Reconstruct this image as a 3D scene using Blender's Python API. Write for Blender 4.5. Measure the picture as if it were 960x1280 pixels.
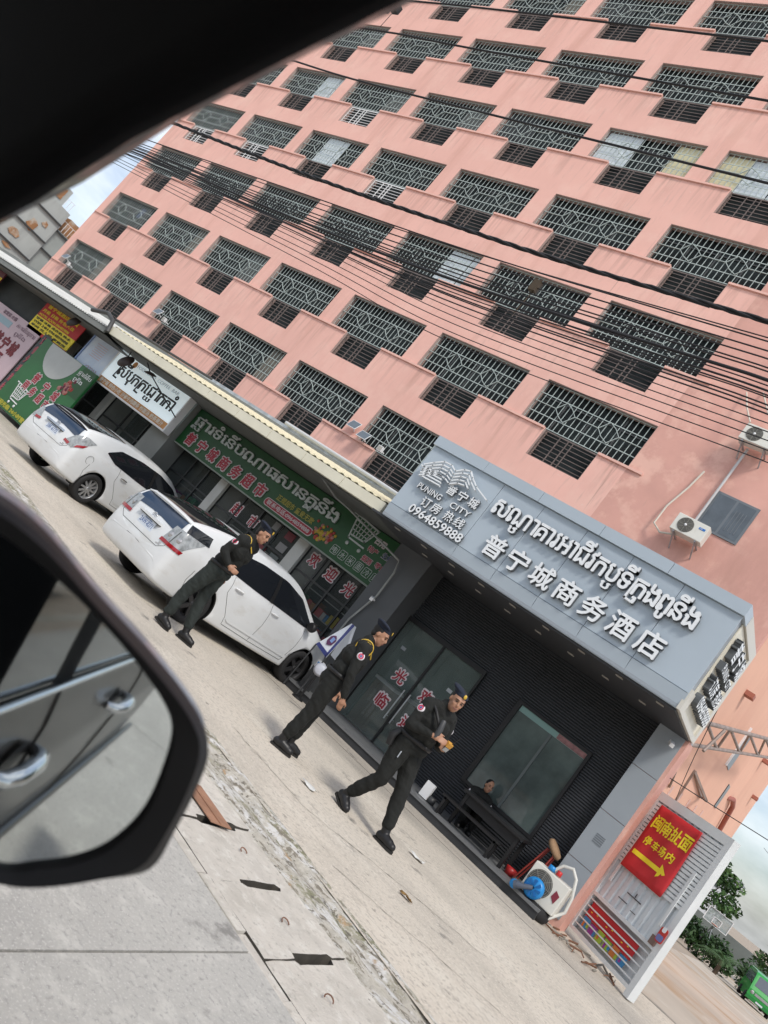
import bpy, bmesh, math, random
import numpy as np
from mathutils import Vector, Matrix, noise
from mathutils.bvhtree import BVHTree
random.seed(7); rnd = random.Random(11)
for o in list(bpy.data.objects): bpy.data.objects.remove(o)
SC = bpy.context.scene; COL = SC.collection
R_ = math.radians
# ------------------------------------------------------------------ camera
EYE = Vector((0, 0, 1.57))
yaw, pitch, roll = R_(36.1063), R_(7.279), R_(38.6824)
F = Vector((-math.sin(yaw)*math.cos(pitch), math.cos(yaw)*math.cos(pitch), math.sin(pitch)))
R0 = Vector((math.cos(yaw), math.sin(yaw), 0)); U0 = R0.cross(F)
RT = R0*math.cos(roll) + U0*math.sin(roll); UP = -R0*math.sin(roll) + U0*math.cos(roll)
cam = bpy.data.cameras.new('camera'); camo = bpy.data.objects.new('camera', cam); COL.objects.link(camo)
m3 = Matrix((RT, UP, -F)).transposed(); camo.matrix_world = Matrix.Translation(EYE) @ m3.to_4x4()
cam.sensor_fit = 'VERTICAL'; cam.sensor_height = 36.0; cam.lens = 991.01/1280*36.0
cam.clip_start = 0.02; cam.clip_end = 2000
cam.dof.use_dof = True; cam.dof.focus_distance = 13.0; cam.dof.aperture_fstop = 5.6
SC.camera = camo
# ------------------------------------------------------------------ world, sun, exposure
SUN_EL, SUN_AZ = R_(52), R_(-42)      # azimuth measured from +X towards +Y (negative: on the street side)
sd = Vector((math.cos(SUN_EL)*math.cos(SUN_AZ), math.cos(SUN_EL)*math.sin(SUN_AZ), math.sin(SUN_EL)))
W = bpy.data.worlds.new('World'); SC.world = W; W.use_nodes = True
nt = W.node_tree; nt.nodes.clear()
def N(t, **k):
    n = nt.nodes.new(t)
    for a, b in k.items(): setattr(n, a, b)
    return n
out = N('ShaderNodeOutputWorld'); bg = N('ShaderNodeBackground'); sky = N('ShaderNodeTexSky', sky_type='NISHITA')
sky.sun_disc = False; sky.sun_elevation = SUN_EL; sky.sun_rotation = math.pi/2 - SUN_AZ
sky.air_density = 1.0; sky.dust_density = 2.0; sky.ozone_density = 2.0
tc = N('ShaderNodeTexCoord'); mp = N('ShaderNodeMapping'); mp.inputs['Scale'].default_value = (1.3, 1.3, 3.2); mp.inputs['Location'].default_value = (.35, .9, .2)
nz = N('ShaderNodeTexNoise'); nz.inputs['Scale'].default_value = 1.7; nz.inputs['Detail'].default_value = 7; nz.inputs['Roughness'].default_value = .55
rp = N('ShaderNodeValToRGB'); rp.color_ramp.elements[0].position = .38; rp.color_ramp.elements[1].position = .68
mx = N('ShaderNodeMix', data_type='RGBA'); mx.inputs['B'].default_value = (9.6, 9.7, 9.8, 1)
nt.links.new(tc.outputs['Generated'], mp.inputs['Vector']); nt.links.new(mp.outputs['Vector'], nz.inputs['Vector'])
nt.links.new(nz.outputs['Fac'], rp.inputs['Fac']); nt.links.new(rp.outputs['Color'], mx.inputs['Factor'])
nt.links.new(sky.outputs['Color'], mx.inputs['A']); nt.links.new(mx.outputs['Result'], bg.inputs['Color'])
bg.inputs['Strength'].default_value = 0.098; nt.links.new(bg.outputs['Background'], out.inputs['Surface'])
sl = bpy.data.lights.new('sun', 'SUN'); sl.energy = 1.45; sl.angle = R_(11); sl.color = (1, .95, .87)
so = bpy.data.objects.new('sun', sl); COL.objects.link(so); so.rotation_euler = (-sd).to_track_quat('-Z', 'Y').to_euler(); so.location = (0, 0, 60)
SC.view_settings.view_transform = 'Standard'; SC.view_settings.look = 'None'; SC.view_settings.exposure = 0.66; SC.view_settings.gamma = 1.0
SC.view_settings.use_curve_mapping = False
# ------------------------------------------------------------------ materials
MATS = {}
def lin(c): return tuple((x/12.92 if x <= .04045 else ((x+.055)/1.055)**2.4) for x in c)
def srgb(r, g, b): return lin((r/255, g/255, b/255))
def mat(name, col, rough=.6, metal=0., var=.0, vscale=3., bump=0., bscale=30., stains=None, coat=0., spec=.5, emit=0., stretch=None, trans=0., alpha=1., ior=1.45):
    """principled surface; var: blotchy colour variation, stains: [(colour, scale, lo, hi, stretch)] dirt with its own shape"""
    if name in MATS: return MATS[name]
    m = bpy.data.materials.new(name); m.use_nodes = True; t = m.node_tree; b = t.nodes['Principled BSDF']
    MATS[name] = m
    col = tuple(col)[:3]
    b.inputs['Roughness'].default_value = rough; b.inputs['Metallic'].default_value = metal
    b.inputs['Specular IOR Level'].default_value = spec; b.inputs['Coat Weight'].default_value = coat; b.inputs['Coat Roughness'].default_value = .06
    b.inputs['IOR'].default_value = ior; b.inputs['Transmission Weight'].default_value = trans; b.inputs['Alpha'].default_value = alpha
    if emit: b.inputs['Emission Color'].default_value = (*col, 1); b.inputs['Emission Strength'].default_value = emit
    tcn = t.nodes.new('ShaderNodeTexCoord'); vec = tcn.outputs['Object']
    if stretch:
        mpn = t.nodes.new('ShaderNodeMapping'); mpn.inputs['Scale'].default_value = stretch; t.links.new(vec, mpn.inputs['Vector']); vec2 = mpn.outputs['Vector']
    else: vec2 = vec
    cur = None
    def noi(v, scale, det=6, ro=.6):
        n = t.nodes.new('ShaderNodeTexNoise'); n.inputs['Scale'].default_value = scale; n.inputs['Detail'].default_value = det; n.inputs['Roughness'].default_value = ro
        t.links.new(v, n.inputs['Vector']); return n.outputs['Fac']
    if var:
        r = t.nodes.new('ShaderNodeValToRGB'); e = r.color_ramp.elements
        e[0].position = .3; e[1].position = .7
        e[0].color = (*[c*(1-var) for c in col], 1); e[1].color = (*[min(1, c*(1+var)) for c in col], 1)
        t.links.new(noi(vec2, vscale), r.inputs['Fac']); cur = r.outputs['Color']
    for st in (stains or []):
        sc_, scale, lo, hi = st[:4]
        v = vec
        if len(st) > 4:
            q = t.nodes.new('ShaderNodeMapping'); q.inputs['Scale'].default_value = st[4]; q.inputs['Location'].default_value = (scale*3.1, 1.7, scale)
            t.links.new(vec, q.inputs['Vector']); v = q.outputs['Vector']
        r = t.nodes.new('ShaderNodeValToRGB'); r.color_ramp.elements[0].position = lo; r.color_ramp.elements[1].position = hi
        t.links.new(noi(v, scale, 8, .65), r.inputs['Fac'])
        x = t.nodes.new('ShaderNodeMix'); x.data_type = 'RGBA'; x.inputs['B'].default_value = (*sc_[:3], 1)
        if cur: t.links.new(cur, x.inputs['A'])
        else: x.inputs['A'].default_value = (*col, 1)
        t.links.new(r.outputs['Color'], x.inputs['Factor']); cur = x.outputs['Result']
    if cur: t.links.new(cur, b.inputs['Base Color'])
    else: b.inputs['Base Color'].default_value = (*col, 1)
    if bump:
        bn = t.nodes.new('ShaderNodeBump'); bn.inputs['Strength'].default_value = bump; bn.inputs['Distance'].default_value = .02
        t.links.new(noi(vec2, bscale, 8, .7), bn.inputs['Height']); t.links.new(bn.outputs['Normal'], b.inputs['Normal'])
    return m
PINK = mat('pink_render', (.775, .45, .38), .85, var=.06, vscale=.35, bump=.12, bscale=40,
    stains=[((.81, .51, .43), .9, .50, .72), ((.62, .335, .27), .8, .54, .80, (1.6, 1.6, .14)), ((.66, .40, .34), 4., .58, .72, (1.8, 1.8, .2)), ((.80, .55, .48), 7., .66, .72), ((.50, .30, .25), 1.7, .66, .76, (3., 3., .12))])
def streaks(m, z_ref, dz, col):
    t = m.node_tree; b = t.nodes['Principled BSDF']; src = b.inputs['Base Color'].links[0].from_socket
    def nd(ty, **k):
        n = t.nodes.new(ty)
        for a, v in k.items(): setattr(n, a, v)
        return n
    tcn = nd('ShaderNodeTexCoord'); sp = nd('ShaderNodeSeparateXYZ'); t.links.new(tcn.outputs['Object'], sp.inputs[0])
    a = nd('ShaderNodeMath', operation='SUBTRACT'); a.inputs[1].default_value = z_ref; t.links.new(sp.outputs['Z'], a.inputs[0])
    d = nd('ShaderNodeMath', operation='DIVIDE'); d.inputs[1].default_value = dz; t.links.new(a.outputs[0], d.inputs[0])
    f = nd('ShaderNodeMath', operation='FRACT'); t.links.new(d.outputs[0], f.inputs[0])
    r = nd('ShaderNodeMapRange'); r.inputs['From Min'].default_value = .58; r.inputs['From Max'].default_value = 1.; t.links.new(f.outputs[0], r.inputs['Value'])
    mpn = nd('ShaderNodeMapping'); mpn.inputs['Scale'].default_value = (5., 1, .35); t.links.new(tcn.outputs['Object'], mpn.inputs['Vector'])
    n = nd('ShaderNodeTexNoise'); n.inputs['Scale'].default_value = 1.6; n.inputs['Detail'].default_value = 5; t.links.new(mpn.outputs['Vector'], n.inputs['Vector'])
    q = nd('ShaderNodeMapRange'); q.inputs['From Min'].default_value = .50; q.inputs['From Max'].default_value = .68; t.links.new(n.outputs['Fac'], q.inputs['Value'])
    mu = nd('ShaderNodeMath', operation='MULTIPLY'); t.links.new(r.outputs[0], mu.inputs[0]); t.links.new(q.outputs[0], mu.inputs[1])
    m2 = nd('ShaderNodeMath', operation='MULTIPLY'); m2.inputs[1].default_value = .7; t.links.new(mu.outputs[0], m2.inputs[0])
    x = nd('ShaderNodeMix', data_type='RGBA'); x.inputs['B'].default_value = (*col, 1); t.links.new(src, x.inputs['A']); t.links.new(m2.outputs[0], x.inputs['Factor']); t.links.new(x.outputs['Result'], b.inputs['Base Color'])
streaks(PINK, 7.336-1.40, 3.0694, (.49, .285, .235))
PINKL = mat('pink_coping', (.76, .46, .39), .8, var=.08, vscale=2.)
PINKD = mat('worn_pink_wall', (.66, .36, .30), .85, var=.13, vscale=.5, bump=.15, bscale=30, stains=[((.75, .45, .37), 1.1, .5, .62), ((.52, .285, .235), .55, .54, .74, (1, 1, .35)), ((.48, .30, .25), 2.6, .66, .78, (1.5, 1.5, .3))])
SUNSIDE = mat('sunlit_pink_side_wall', (.76, .45, .33), .85, var=.06, vscale=.3, bump=.15, bscale=25, stains=[((.68, .38, .28), .7, .5, .8, (1, 1, .2)), ((.76, .46, .34), 2., .6, .75)])  # the sun's warm orange is put into the pink wall colour
JAMB = mat('grey_jamb', (.42, .31, .28), .85, var=.1, vscale=3)
DARKROOM = mat('dark_window_glass', (.022, .027, .028), .45, var=.6, vscale=.9, spec=.08)
BAR = mat('pale_painted_bar', (.42, .48, .46), .5, var=.08, vscale=2)
BARD = mat('old_dark_bar', (.15, .12, .11), .6, var=.25, vscale=4)
BARW = mat('white_bar', (.75, .76, .76), .5)
CURT = mat('white_board', (.62, .68, .72), .7, var=.1, vscale=2)
CURY = mat('cream_board', (.66, .62, .42), .7, var=.1, vscale=2)
WHITE = mat('white_paint', (.78, .79, .80), .45, var=.03, vscale=4)
BLACK = mat('black_plastic', (.012, .012, .013), .5)
DKGREY = mat('dark_grey_metal', (.05, .052, .055), .45, var=.1, vscale=5)
STEEL = mat('galvanised_steel', (.42, .44, .46), .4, metal=.7, var=.15, vscale=6)
RUST = mat('rusty_steel', (.20, .10, .06), .8, var=.35, vscale=8)
WIRE = mat('black_cable', (.014, .014, .016), .6)
CONC = mat('forecourt_concrete', (0.549, 0.495, 0.420), .85, var=.12, vscale=.45, bump=.45, bscale=35, stretch=(.8, 1.1, 1),
    stains=[((0.366, 0.333, 0.284), .7, .48, .72, (.5, 1.2, 1)), ((0.609, 0.562, 0.485), 1.5, .54, .70, (.6, 1.3, 1)), ((0.306, 0.272, 0.230), 3., .60, .74), ((0.415, 0.375, 0.320), 20., .52, .60), ((0.634, 0.585, 0.509), 45., .54, .62), ((0.269, 0.248, 0.213), 9., .63, .68), ((0.207, 0.193, 0.172), 1.9, .62, .70)])
ROADM = mat('road_concrete', (0.417, 0.405, 0.376), .8, var=.09, vscale=.8, bump=.4, bscale=70, stains=[((0.322, 0.313, 0.294), .9, .48, .75, (.5, 1.2, 1)), ((0.505, 0.491, 0.453), 6, .52, .64), ((0.316, 0.307, 0.289), 40, .53, .60), ((0.530, 0.516, 0.483), 80, .55, .61), ((0.228, 0.220, 0.206), 2.3, .61, .69)])
SLAB = mat('drain_slab_concrete', (.60, .56, .50), .9, var=.10, vscale=4, bump=.8, bscale=45, stains=[((.50, .465, .41), 2.5, .48, .66), ((.68, .65, .59), 9, .52, .66), ((.45, .42, .37), 22, .56, .66), ((.27, .25, .22), 14, .66, .71)])
MUD = mat('mossy_gutter_mortar', (.46, .43, .37), .9, var=.25, vscale=6, bump=1., bscale=24, stains=[((.23, .225, .14), 2.6, .48, .58, (.5, 1.6, 1)), ((.62, .61, .59), 5., .50, .57, (.6, 1.8, 1)), ((.22, .195, .155), 9, .53, .60, (.5, 1.5, 1)), ((.52, .49, .43), 26, .52, .58), ((.16, .145, .115), 18, .58, .62), ((.42, .29, .17), 3.3, .62, .66)])
DIRT = mat('dusty_ground', (.34, .28, .22), .9, var=.15, vscale=.2, bump=.3, bscale=8, stains=[((.27, .21, .16), .5, .5, .7)])
SIGNG = mat('grey_blue_cladding', (.44, .51, .57), .4, metal=.1, var=.035, vscale=.6, spec=.5)
SIGNG2 = mat('grey_pillar_cladding', (.31, .345, .38), .42, metal=.1, var=.05, vscale=1)
RIB = mat('charcoal_ribbed_cladding', (.038, .041, .047), .55, var=.1, vscale=2)
SOFF = mat('charcoal_soffit', (.045, .047, .052), .6)
STEPM = mat('grey_step_stone', (.16, .165, .17), .5, var=.1, vscale=3)
STEPD = mat('shaded_step_riser', (.035, .037, .04), .6, var=.2, vscale=3)  # shadow on the riser is painted into its near-black colour
GLASSA = mat('entrance_glass', (.14, .18, .17), .04, spec=.9, alpha=.6, var=.3, vscale=.9)
GLASSD = mat('shop_glass', (.085, .105, .10), .05, spec=.8, var=.35, vscale=.8)
CREAM = mat('cream_awning_sheet', (.70, .655, .47), .5, var=.06, vscale=1.2, stains=[((.52, .45, .30), 2, .58, .8, (3, .4, 1))])
OLDAWN = mat('old_white_awning_sheet', (.58, .60, .58), .55, var=.08, vscale=1.5, stains=[((.42, .41, .38), 1.5, .55, .8, (4, .4, 1))])
GUT = mat('cream_gutter', (.70, .67, .54), .5, var=.06, vscale=2)
GREEN = mat('green_sign_vinyl', (.010, .068, .018), .4, var=.35, vscale=.35)
GREENB = mat('bright_green_vinyl', (.02, .13, .04), .4, var=.25, vscale=.5)
RED = mat('red_letter', (.30, .018, .035), .45)
REDB = mat('red_banner', (.52, .024, .03), .55, var=.08, vscale=3)
YEL = mat('yellow_letter', (.88, .70, .03), .5)
PINKB = mat('pale_pink_banner', (.55, .42, .46), .5, var=.05)
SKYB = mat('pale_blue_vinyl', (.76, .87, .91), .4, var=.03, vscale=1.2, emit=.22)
ORNG = mat('orange_strip', (.55, .27, .10), .5, var=.1)
BLUE = mat('blue_plastic', (.02, .25, .62), .35)
SILV = mat('silver_letter', (.42, .45, .43), .4, metal=.2)
LETW = mat('white_acrylic_letter', (.80, .83, .85), .35)
LETS = mat('letter_return', (.10, .11, .12), .5)
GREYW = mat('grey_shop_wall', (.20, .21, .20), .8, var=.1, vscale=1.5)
TAN = mat('tan_cardboard', (.30, .19, .11), .8, var=.15)
LAMPW = mat('downlight_glass', (.40, .38, .34), .4)
# ------------------------------------------------------------------ mesh builder
class MB:
    def __init__(s): s.v = []; s.f = []; s.m = []; s.sm = []
    def add(s, vs, fs, m=0, smooth=False):
        o = len(s.v); s.v += [tuple(p) for p in vs]
        for f in fs: s.f.append([i+o for i in f]); s.m.append(m); s.sm.append(smooth)
        return s
    def box(s, x0, x1, y0, y1, z0, z1, m=0):
        return s.add([(x0,y0,z0),(x1,y0,z0),(x1,y1,z0),(x0,y1,z0),(x0,y0,z1),(x1,y0,z1),(x1,y1,z1),(x0,y1,z1)],
                     [(0,3,2,1),(4,5,6,7),(0,1,5,4),(1,2,6,5),(2,3,7,6),(3,0,4,7)], m)
    def bar(s, a, b, w, d, m=0, up=(0,0,1)):
        a, b = Vector(a), Vector(b); t = (b-a).normalized(); u = Vector(up)
        if abs(t.dot(u)) > .98: u = Vector((0,1,0)) if abs(t.y) < .9 else Vector((1,0,0))
        r = t.cross(u).normalized(); u = r.cross(t)
        vs = [p + r*i*w/2 + u*j*d/2 for p in (a, b) for i, j in ((-1,-1),(1,-1),(1,1),(-1,1))]
        return s.add(vs, [(0,1,2,3),(7,6,5,4),(0,4,5,1),(1,5,6,2),(2,6,7,3),(3,7,4,0)], m)
    def tube(s, pts, r, n=8, m=0, caps=True, smooth=True):
        pts = [Vector(p) for p in pts]; rs = r if isinstance(r, (list, tuple)) else [r]*len(pts)
        vs = []; nrm = None
        for i, p in enumerate(pts):
            t = (pts[min(i+1, len(pts)-1)] - pts[max(i-1, 0)]).normalized()
            if nrm is None:
                a = Vector((0,0,1)) if abs(t.z) < .9 else Vector((1,0,0)); nrm = t.cross(a).normalized()
            else:
                nrm = (nrm - t*nrm.dot(t)).normalized()
            bi = t.cross(nrm)
            for k in range(n):
                an = 2*math.pi*k/n; vs.append(p + (nrm*math.cos(an) + bi*math.sin(an))*rs[i])
        fs = [(i*n+k, i*n+(k+1)%n, (i+1)*n+(k+1)%n, (i+1)*n+k) for i in range(len(pts)-1) for k in range(n)]
        s.add(vs, fs, m, smooth)
        if caps:
            s.add(vs[:n], [tuple(range(n))[::-1]], m); s.add(vs[-n:], [tuple(range(n))], m)
        return s
    def prism(s, poly, h, M=None, m=0):
        """poly in local xy extruded by h along local z, placed by M"""
        M = M or Matrix(); n = len(poly)
        vs = [M @ Vector((p[0], p[1], 0)) for p in poly] + [M @ Vector((p[0], p[1], h)) for p in poly]
        return s.add(vs, [tuple(range(n))[::-1], tuple(range(n, 2*n))] + [(i, (i+1) % n, n+(i+1) % n, n+i) for i in range(n)], m)
    def lathe(s, prof, M=None, n=24, m=0, smooth=True):
        M = M or Matrix(); vs = [M @ Vector((r*math.cos(2*math.pi*k/n), r*math.sin(2*math.pi*k/n), z)) for r, z in prof for k in range(n)]
        return s.add(vs, [(i*n+k, i*n+(k+1) % n, (i+1)*n+(k+1) % n, (i+1)*n+k) for i in range(len(prof)-1) for k in range(n)], m, smooth)
    def grid(s, rows, m=0, smooth=True):
        w = len(rows[0]); vs = [p for r in rows for p in r]
        return s.add(vs, [(i*w+j, i*w+j+1, (i+1)*w+j+1, (i+1)*w+j) for i in range(len(rows)-1) for j in range(w-1)], m, smooth)
    def mesh(s, name, mats):
        me = bpy.data.meshes.new(name); me.from_pydata(s.v, [], s.f)
        for x in (mats if isinstance(mats, (list, tuple)) else [mats]): me.materials.append(x)
        me.polygons.foreach_set('material_index', s.m); me.polygons.foreach_set('use_smooth', s.sm); me.update(); return me
def link(name, me, parent=None, loc=None):
    o = bpy.data.objects.new(name, me); COL.objects.link(o)
    if parent: o.parent = parent
    if loc is not None: o.location = loc
    return o
def wpos(o):
    v = Vector(o.location)
    while o.parent: o = o.parent; v = v + o.location
    return v
def part(name, mb, mats, parent=None, local=False):
    """mesh given in world coordinates becomes a child placed in its (unrotated) parent's frame"""
    me = mb.mesh(name, mats)
    if parent and not local: me.transform(Matrix.Translation(-wpos(parent)))
    return link(name, me, parent)
def tag(o, label, cat, group=None):
    o['label'] = label; o['category'] = cat
    if group: o['group'] = group
    return o
def thing(name, label, cat, loc=(0,0,0), rz=0, group=None):
    o = link(name, None, None, loc); o.rotation_euler = (0,0,rz); o.empty_display_size = .1
    return tag(o, label, cat, group)
def solo(name, mb, mats, label, cat, group=None, origin=None):
    me = mb.mesh(name, mats)
    if origin: me.transform(Matrix.Translation(-Vector(origin)))
    return tag(link(name, me, None, origin), label, cat, group)
def struct(name, mb, mats, kind='structure'):
    o = part(name, mb, mats); o['kind'] = kind; return o
def copy_tree(o, parent=None):
    c = o.copy(); COL.objects.link(c); c.parent = parent
    for ch in list(o.children): copy_tree(ch, c)
    return c
# ------------------------------------------------------------------ lettering
_tc = {}
def tmesh(body):
    if body not in _tc:
        c = bpy.data.curves.new('lettering', 'FONT'); c.body = body; c.size = 1; c.extrude = .5; c.resolution_u = 3
        o = bpy.data.objects.new('lettering', c); COL.objects.link(o)
        dg = bpy.context.evaluated_depsgraph_get(); me = o.evaluated_get(dg).to_mesh()
        vs = [tuple(v.co) for v in me.vertices]; fs = [tuple(p.vertices) for p in me.polygons]; nz_ = [p.normal.z for p in me.polygons]
        o.evaluated_get(dg).to_mesh_clear(); bpy.data.objects.remove(o); bpy.data.curves.remove(c)
        _tc[body] = (vs, fs, nz_)
    return _tc[body]
def shifts(b):
    if b < .012: return [(0, 0)]
    if b < .05: return [(0, 0), (b, 0), (-b, 0), (0, b), (0, -b)]
    return [(0, 0)] + [(b*math.cos(k*math.pi/4), b*math.sin(k*math.pi/4)) for k in range(8)]
FACE = Matrix.Rotation(math.pi/2, 4, 'X')      # lettering that faces -Y
def put_text(mb, body, x, y, z, h=None, w=None, bold=.0, ext=.02, M=None, m=0, mside=None, anchor='l', pad=True):
    """text with its left (or centre) bottom at x,z on the plane y (or M @ local); h: height of the ink, w: width of the ink"""
    vs, fs, nz_ = tmesh(body)
    if not vs: return
    xs = [v[0] for v in vs]; ys = [v[1] for v in vs]
    x0, x1, y0, y1 = min(xs), max(xs), min(ys), max(ys)
    sy = (h/(y1-y0)) if h else None; sx = (w/(x1-x0)) if w else sy
    if sy is None: sy = sx
    ox = x - (x1-x0)*sx/2 if anchor == 'c' else x
    if M is None: M = Matrix.Translation((0, y, 0)) @ FACE
    flat = not ext
    for k, (dx, dy) in enumerate(shifts(bold)):
        o = len(mb.v); mb.v += [tuple(M @ Vector(((v[0]-x0+dx)*sx + ox, (v[1]-y0+dy)*sy + z, (v[2]*ext if ext else 0) + k*.0005))) for v in vs]
        for f, q in zip(fs, nz_):
            if flat and q < .5: continue
            mb.f.append([i+o for i in f]); mb.m.append(m if (mside is None or q > .5) else mside); mb.sm.append(False)
    return (x1-x0)*sx
def stroke(mb, pts, w, ext, M, m=0):
    """flat stroke with thickness along a 2D polyline"""
    for a, b in zip(pts, pts[1:]):
        a = Vector((a[0], a[1])); b = Vector((b[0], b[1])); t = (b-a).normalized(); n = Vector((-t.y, t.x))*w/2; a = a - t*w*.45; b = b + t*w*.45
        mb.prism([a-n, b-n, b+n, a+n], ext, M, m)
def khmer(mb_fn, clusters, x, z, h, width, y, bold, ext, M=None):
    """clusters: (base+marks, subscript or None); mb_fn(i) gives the builder for a cluster"""
    ad = []
    for c in clusters:
        vs = tmesh(c[0])[0]; ad.append(max(v[0] for v in vs) - min(v[0] for v in vs) + .07 + (.14 if c[1] == 'RO' else 0))
    sc = width/sum(ad); cur = x; sy = h/.60
    if M is None: M = Matrix.Translation((0, y, 0)) @ FACE
    def put(mb, ch, kx, ky, ox, oz):
        vs, fs, nz_ = tmesh(ch); x0 = min(v[0] for v in vs)
        for k, (dx, dy) in enumerate(shifts(bold)):
            o = len(mb.v); mb.v += [tuple(M @ Vector(((v[0]-x0)*kx+ox+dx*sc, v[1]*ky+oz+dy*sy, v[2]*ext+k*.0005))) for v in vs]
            for f, q in zip(fs, nz_): mb.f.append([i+o for i in f]); mb.m.append(0 if q > .5 else 1); mb.sm.append(False)
    for i, c in enumerate(clusters):
        mb = mb_fn(i); vs = tmesh(c[0])[0]; wd = max(v[0] for v in vs) - min(v[0] for v in vs)
        off = .14 if c[1] == 'RO' else 0
        put(mb, c[0], sc, sy, cur + off*sc, z)
        if c[1] == 'RO':
            X = lambda a: cur + a*sc
            stroke(mb, [(X(.09), z+.55*sy), (X(.05), z-.20*sy), (X(.34), z-.22*sy)], .085*sc, ext, M @ Matrix.Translation((0, 0, -ext/2 + .0035)))
        elif c[1]:
            vb = tmesh(c[1])[0]; wb = max(v[0] for v in vb) - min(v[0] for v in vb)
            put(mb, c[1], sc*.7, sy*.36, cur + (wd*sc - wb*sc*.7)/2, z-.30*sy)
        cur += ad[i]*sc
# ------------------------------------------------------------------ ground, road, gutter
def lotz(y): return 0.0 if y < 13.5 else max(-2.25, -.0375*(y-13.5))
g = MB(); ys = [-150, -20, -9.5, -9.4, 13.2, 13.35, 20, 28, 36, 44, 52, 60, 68, 74, 120, 300, 800]
g.grid([[(x, y, -.60 if -9.45 < y < 13.3 else lotz(y) - .05) for x in (-900, -120, -40, 0, 40, 200, 900)] for y in ys], smooth=False)
struct('ground', g, DIRT)
yk = lambda x: 3.72 - .14*(x+1.32)            # road edge
yd = lambda x: 5.20 - .20*(x+1.22)            # outer edge of the gutter strip
fc = MB(); xs = [-70, -45, -32, -24, -18, -14, -10, -7, -5, -4, -3, -2, -1, 0, 1, 2, 4, 8, 16, 40]
fc.grid([[(x, yd(x) if x < 6 else yd(6), 0) for x in xs], [(x, 13.3, 0) for x in xs]], smooth=False)
forecourt = struct('forecourt', fc, CONC)
sl_ = MB(); yy = [13.3, 18, 24, 30, 38, 46, 56, 66, 74, 110]
SIDE = mat('pale_lot_concrete', (.44, .39, .33), .85, var=.14, vscale=.25, bump=.3, bscale=6, stains=[((.36, .26, .17), .35, .48, .66), ((.15, .15, .14), .8, .63, .68, (.35, 1.2, 1)), ((.56, .53, .48), 1.1, .6, .7)])
sl_.grid([[(x, y, lotz(y) - .012) for x in (-3.4, 0, 5, 15, 60)] for y in yy], smooth=False)
struct('side_lot', sl_, SIDE)
rb = MB(); rb.grid([[(x, -12, -.02) for x in xs], [(x, yk(x) + .02, -.02) for x in xs]], smooth=False)
road = struct('road', rb, mat('road_joint_filler', (.06, .058, .055), .9))
sbase = [-70, -52, -40, -31, -23.5, -18.2, -13.1, -9.35, -5.55, -1.735, 2.1, 5.9, 9.7, 13.5, 17.3, 24, 40]
for a, b in zip(sbase, sbase[1:]):
    for y0, y1 in ((-8, -3.6), (-3.585, 0.35), (0.365, None)):
        mb = MB(); p = lambda x: yk(x) if y1 is None else y1
        mb.prism([(a+.007, y0), (b-.007, y0), (b-.007, p(b)), (a+.007, p(a))], .018, Matrix.Translation((0, 0, -.018))); part('slab', mb, ROADM, road)
# gutter strip: rough mortar bed with loose concrete covers that have hand slots
gb = MB(); rows = []
gx = [-60, -30, -16] + [-10 + i*.085 for i in range(160)] + [6, 20]
for j in range(15):
    t = j/14; row = []
    for x in gx:
        a = yk(x) + .97; b = yd(x) + .14; y = a + (b-a)*t
        n = noise.noise(Vector((x*2.2, y*5, 0)))*.028 + noise.noise(Vector((x*9, y*14, 3)))*.016
        zz = -.012 + n - .05*math.exp(-((t-.62)/.055)**2)*(1 if x > -8 else .3) + .022*math.exp(-((t-.35)/.2)**2)
        if j == 0: zz = -.03
        if j == 14: zz = -.012
        if j == 13: zz = .004 + .25*n
        if j == 12: zz = .006 + .5*n
        row.append((x, y + (.03*noise.noise(Vector((x*3, j, 9))) if 0 < j < 14 else (.10*noise.noise(Vector((x*2.5, 5, 2))) + .04*noise.noise(Vector((x*9, 5, 7))) if j == 14 else 0)), zz))
    rows.append(row)
gb.grid(rows); gutter = struct('gutter', gb, MUD)
bed = MB(); bed.grid([[(x, yk(x)+.02, -.45) for x in xs], [(x, yk(x)+1.02, -.45) for x in xs]], smooth=False); part('gutter_bed', bed, mat('dark_gutter_bed', (.02, .02, .018), .7), gutter)  # near-black floor beneath the slots
curb = MB()
def wob(x, y, k): return .012*noise.noise(Vector((x*4, y*4, k)))
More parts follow.
